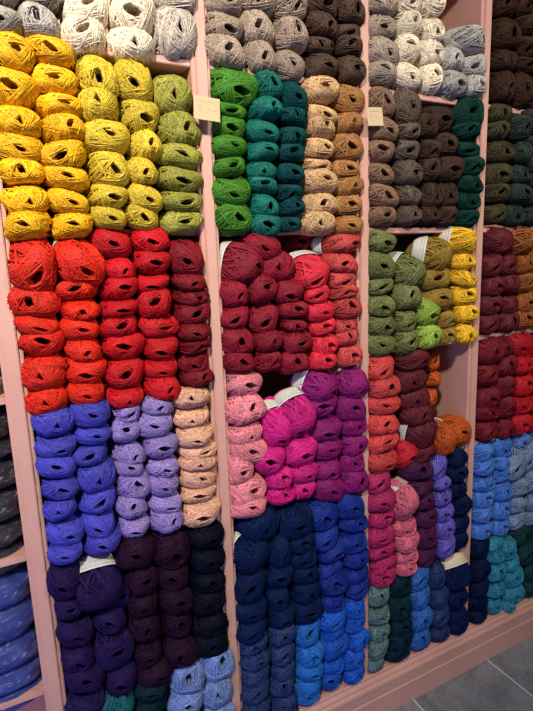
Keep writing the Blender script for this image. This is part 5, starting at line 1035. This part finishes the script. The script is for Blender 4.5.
# ---------------------------------------------------------------- price cards on the uprights
def card(x, z, w, h, tilt, label):
    bm = bmesh.new(); box_bm(bm, -w/2, w/2, -.0008, .0008, -h/2, h/2, .0004)
    me = bpy.data.meshes.new('price_card'); bm.to_mesh(me); bm.free()
    o = link('price_card', me, CARD)
    o.location = (x, -.034, z); o.rotation_euler = (math.radians(-3), math.radians(tilt), 0)
    o['label'] = label; o['category'] = 'price card'; o['group'] = 'price cards on the uprights'
    def strokes(name, lines, mat, r):
        bm = bmesh.new()
        for ln in lines:
            for (xa, za), (xb, zb) in zip(ln[:-1], ln[1:]):
                d = Vector((xb-xa, 0, zb-za)); L_ = d.length
                if L_ < 1e-6: continue
                s_ = bmesh.ops.create_cube(bm, size=1)['verts']
                bmesh.ops.scale(bm, vec=(L_+r, .0005, r), verts=s_)
                bmesh.ops.rotate(bm, cent=(0, 0, 0), matrix=Matrix.Rotation(-math.atan2(d.z, d.x), 3, 'Y'), verts=s_)
                bmesh.ops.translate(bm, vec=((xa+xb)/2, -.0011, (za+zb)/2), verts=s_)
        t = bm_obj(name, bm, mat, o)
    bm = bmesh.new(); box_bm(bm, -.006, .006, .0008, .033, -.004, .003, .001)
    box_bm(bm, -.007, .007, .0008, .004, -h*.46, .006, .001)
    bm_obj('clip', bm, PENGREY, o)
    # faint header line, then a faint handwritten figure and sign, too pale to read
    rg = random.Random(2)
    hd = []
    xx = -w*.36
    while xx < w*.3:
        hd.append([(xx, h*.27), (xx+w*.03, h*.33), (xx+w*.05, h*.27)]); xx += w*.085
    strokes('printed_header', hd, PENGREY, .0009)
    arc = [(-w*.25+w*.07*math.cos(t), h*.02+h*.09*math.sin(t)) for t in [i*.6 for i in range(11)]]
    arc += [(-w*.18, -h*.02), (-w*.22, -h*.18)]
    sign = [[(w*.02, 0), (w*.1, h*.03), (w*.06, -h*.12)], [(w*.22, -h*.06), (w*.33, -h*.05)]]
    strokes('handwritten_price', [arc]+sign, PENRED, .0011)
card(.4415, 1.849, .062, .050, 3, 'small cream price card clipped on the upright beside the bright green balls')
card(.912, 1.874, .052, .046, -5, 'small cream price card clipped on the upright beside the umber brown balls')

# ---------------------------------------------------------------- room
def struct(name, bm, mat):
    o = bm_obj(name, bm, mat); o['kind'] = 'structure'; return o
m, nt, p = new_mat('slate_tiles')
N, L = nt.nodes, nt.links
tc = N.new('ShaderNodeTexCoord')
mp = N.new('ShaderNodeMapping'); mp.inputs['Rotation'].default_value = (0, 0, math.radians(90))
L.new(tc.outputs['Object'], mp.inputs['Vector'])
br = N.new('ShaderNodeTexBrick'); br.offset = .5
br.inputs['Scale'].default_value = 1; br.inputs['Brick Width'].default_value = .8; br.inputs['Row Height'].default_value = .367
br.inputs['Mortar Size'].default_value = .0028; br.inputs['Mortar Smooth'].default_value = .1
L.new(mp.outputs['Vector'], br.inputs['Vector'])
n1 = N.new('ShaderNodeTexNoise'); n1.inputs['Scale'].default_value = 5; n1.inputs['Detail'].default_value = 8; n1.inputs['Distortion'].default_value = 1.5
L.new(tc.outputs['Object'], n1.inputs['Vector'])
n2 = N.new('ShaderNodeTexNoise'); n2.inputs['Scale'].default_value = 60; n2.inputs['Detail'].default_value = 4
L.new(tc.outputs['Object'], n2.inputs['Vector'])
mx = N.new('ShaderNodeMix'); mx.data_type = 'FLOAT'; mx.inputs[0].default_value = .35
L.new(n1.outputs['Fac'], mx.inputs[2]); L.new(n2.outputs['Fac'], mx.inputs[3])
r = N.new('ShaderNodeValToRGB'); r.color_ramp.elements[0].position = .3; r.color_ramp.elements[1].position = .7
r.color_ramp.elements[0].color = rgb(84,88,94); r.color_ramp.elements[1].color = rgb(146,150,156)
L.new(mx.outputs[0], r.inputs['Fac'])
m2 = N.new('ShaderNodeMix'); m2.data_type = 'RGBA'
L.new(br.outputs['Fac'], m2.inputs[0]); L.new(r.outputs['Color'], m2.inputs[6]); m2.inputs[7].default_value = rgb(205,205,205)
L.new(m2.outputs[2], p.inputs['Base Color'])
p.inputs['Roughness'].default_value = .55
b = N.new('ShaderNodeBump'); b.inputs['Strength'].default_value = .3; b.inputs['Distance'].default_value = .004
L.new(mx.outputs[0], b.inputs['Height']); L.new(b.outputs['Normal'], p.inputs['Normal'])
TILES = m
bm = bmesh.new(); box_bm(bm, -3.5, 4.5, -4.5, .4, -.05, 0)
fl = struct('floor', bm, TILES)
fl.location = (.356, .1, 0)
bm = bmesh.new(); box_bm(bm, -3.5, 4.5, .30, .40, 0, 3.1); struct('wall_back', bm, WALLM)

# ---------------------------------------------------------------- light
def area(name, loc, target, size, energy, col, spread=None):
    d = bpy.data.lights.new(name, 'AREA'); d.shape = 'DISK'; d.size = size; d.energy = energy; d.color = col
    if spread: d.spread = math.radians(spread)
    o = bpy.data.objects.new(name, d); COL.objects.link(o)
    o.location = loc; o.rotation_euler = (Vector(target)-Vector(loc)).to_track_quat('-Z', 'Y').to_euler()
    return o
area('ceiling_spot', (-.6, -1.7, 3.0), (.0, 0, 1.9), .2, 22.5, (1, .93, .82), 85)
area('ceiling_spot', (1.5, -1.8, 3.0), (1.1, 0, 1.6), .2, 7.5, (1, .92, .84), 85)
area('blue_fill', (-1.3, -1.3, .6), (0, 0, .6), .8, 17, (.36, .36, 1))  # bluish fill lamp added to tint the lower left, no real source
area('blue_fill', (1.2, -2.2, .9), (.8, 0, .5), 1.0, 3, (.7, .72, 1))  # weak fill added low in front to cool the bottom rows
w = bpy.data.worlds.new('world'); bpy.context.scene.world = w; w.use_nodes = True
w.node_tree.nodes['Background'].inputs[0].default_value = (.9, .88, 1, 1)
w.node_tree.nodes['Background'].inputs[1].default_value = .07

# ---------------------------------------------------------------- camera
cd = bpy.data.cameras.new('camera'); cam = bpy.data.objects.new('camera', cd); COL.objects.link(cam)
cd.sensor_fit = 'VERTICAL'; cd.sensor_height = 36; cd.lens = CAM_LENS; cd.clip_start = .02
R_, U_, F_ = Vector(CAM_RIGHT), Vector(CAM_UP), Vector(CAM_FWD)
M = Matrix((R_, U_, -F_)).transposed().to_4x4()
cam.matrix_world = Matrix.Translation((0, CAM_Y, CAM_Z)) @ M
bpy.context.scene.camera = cam
sc = bpy.context.scene
sc.view_settings.view_transform = 'Standard'
sc.view_settings.look = 'None'
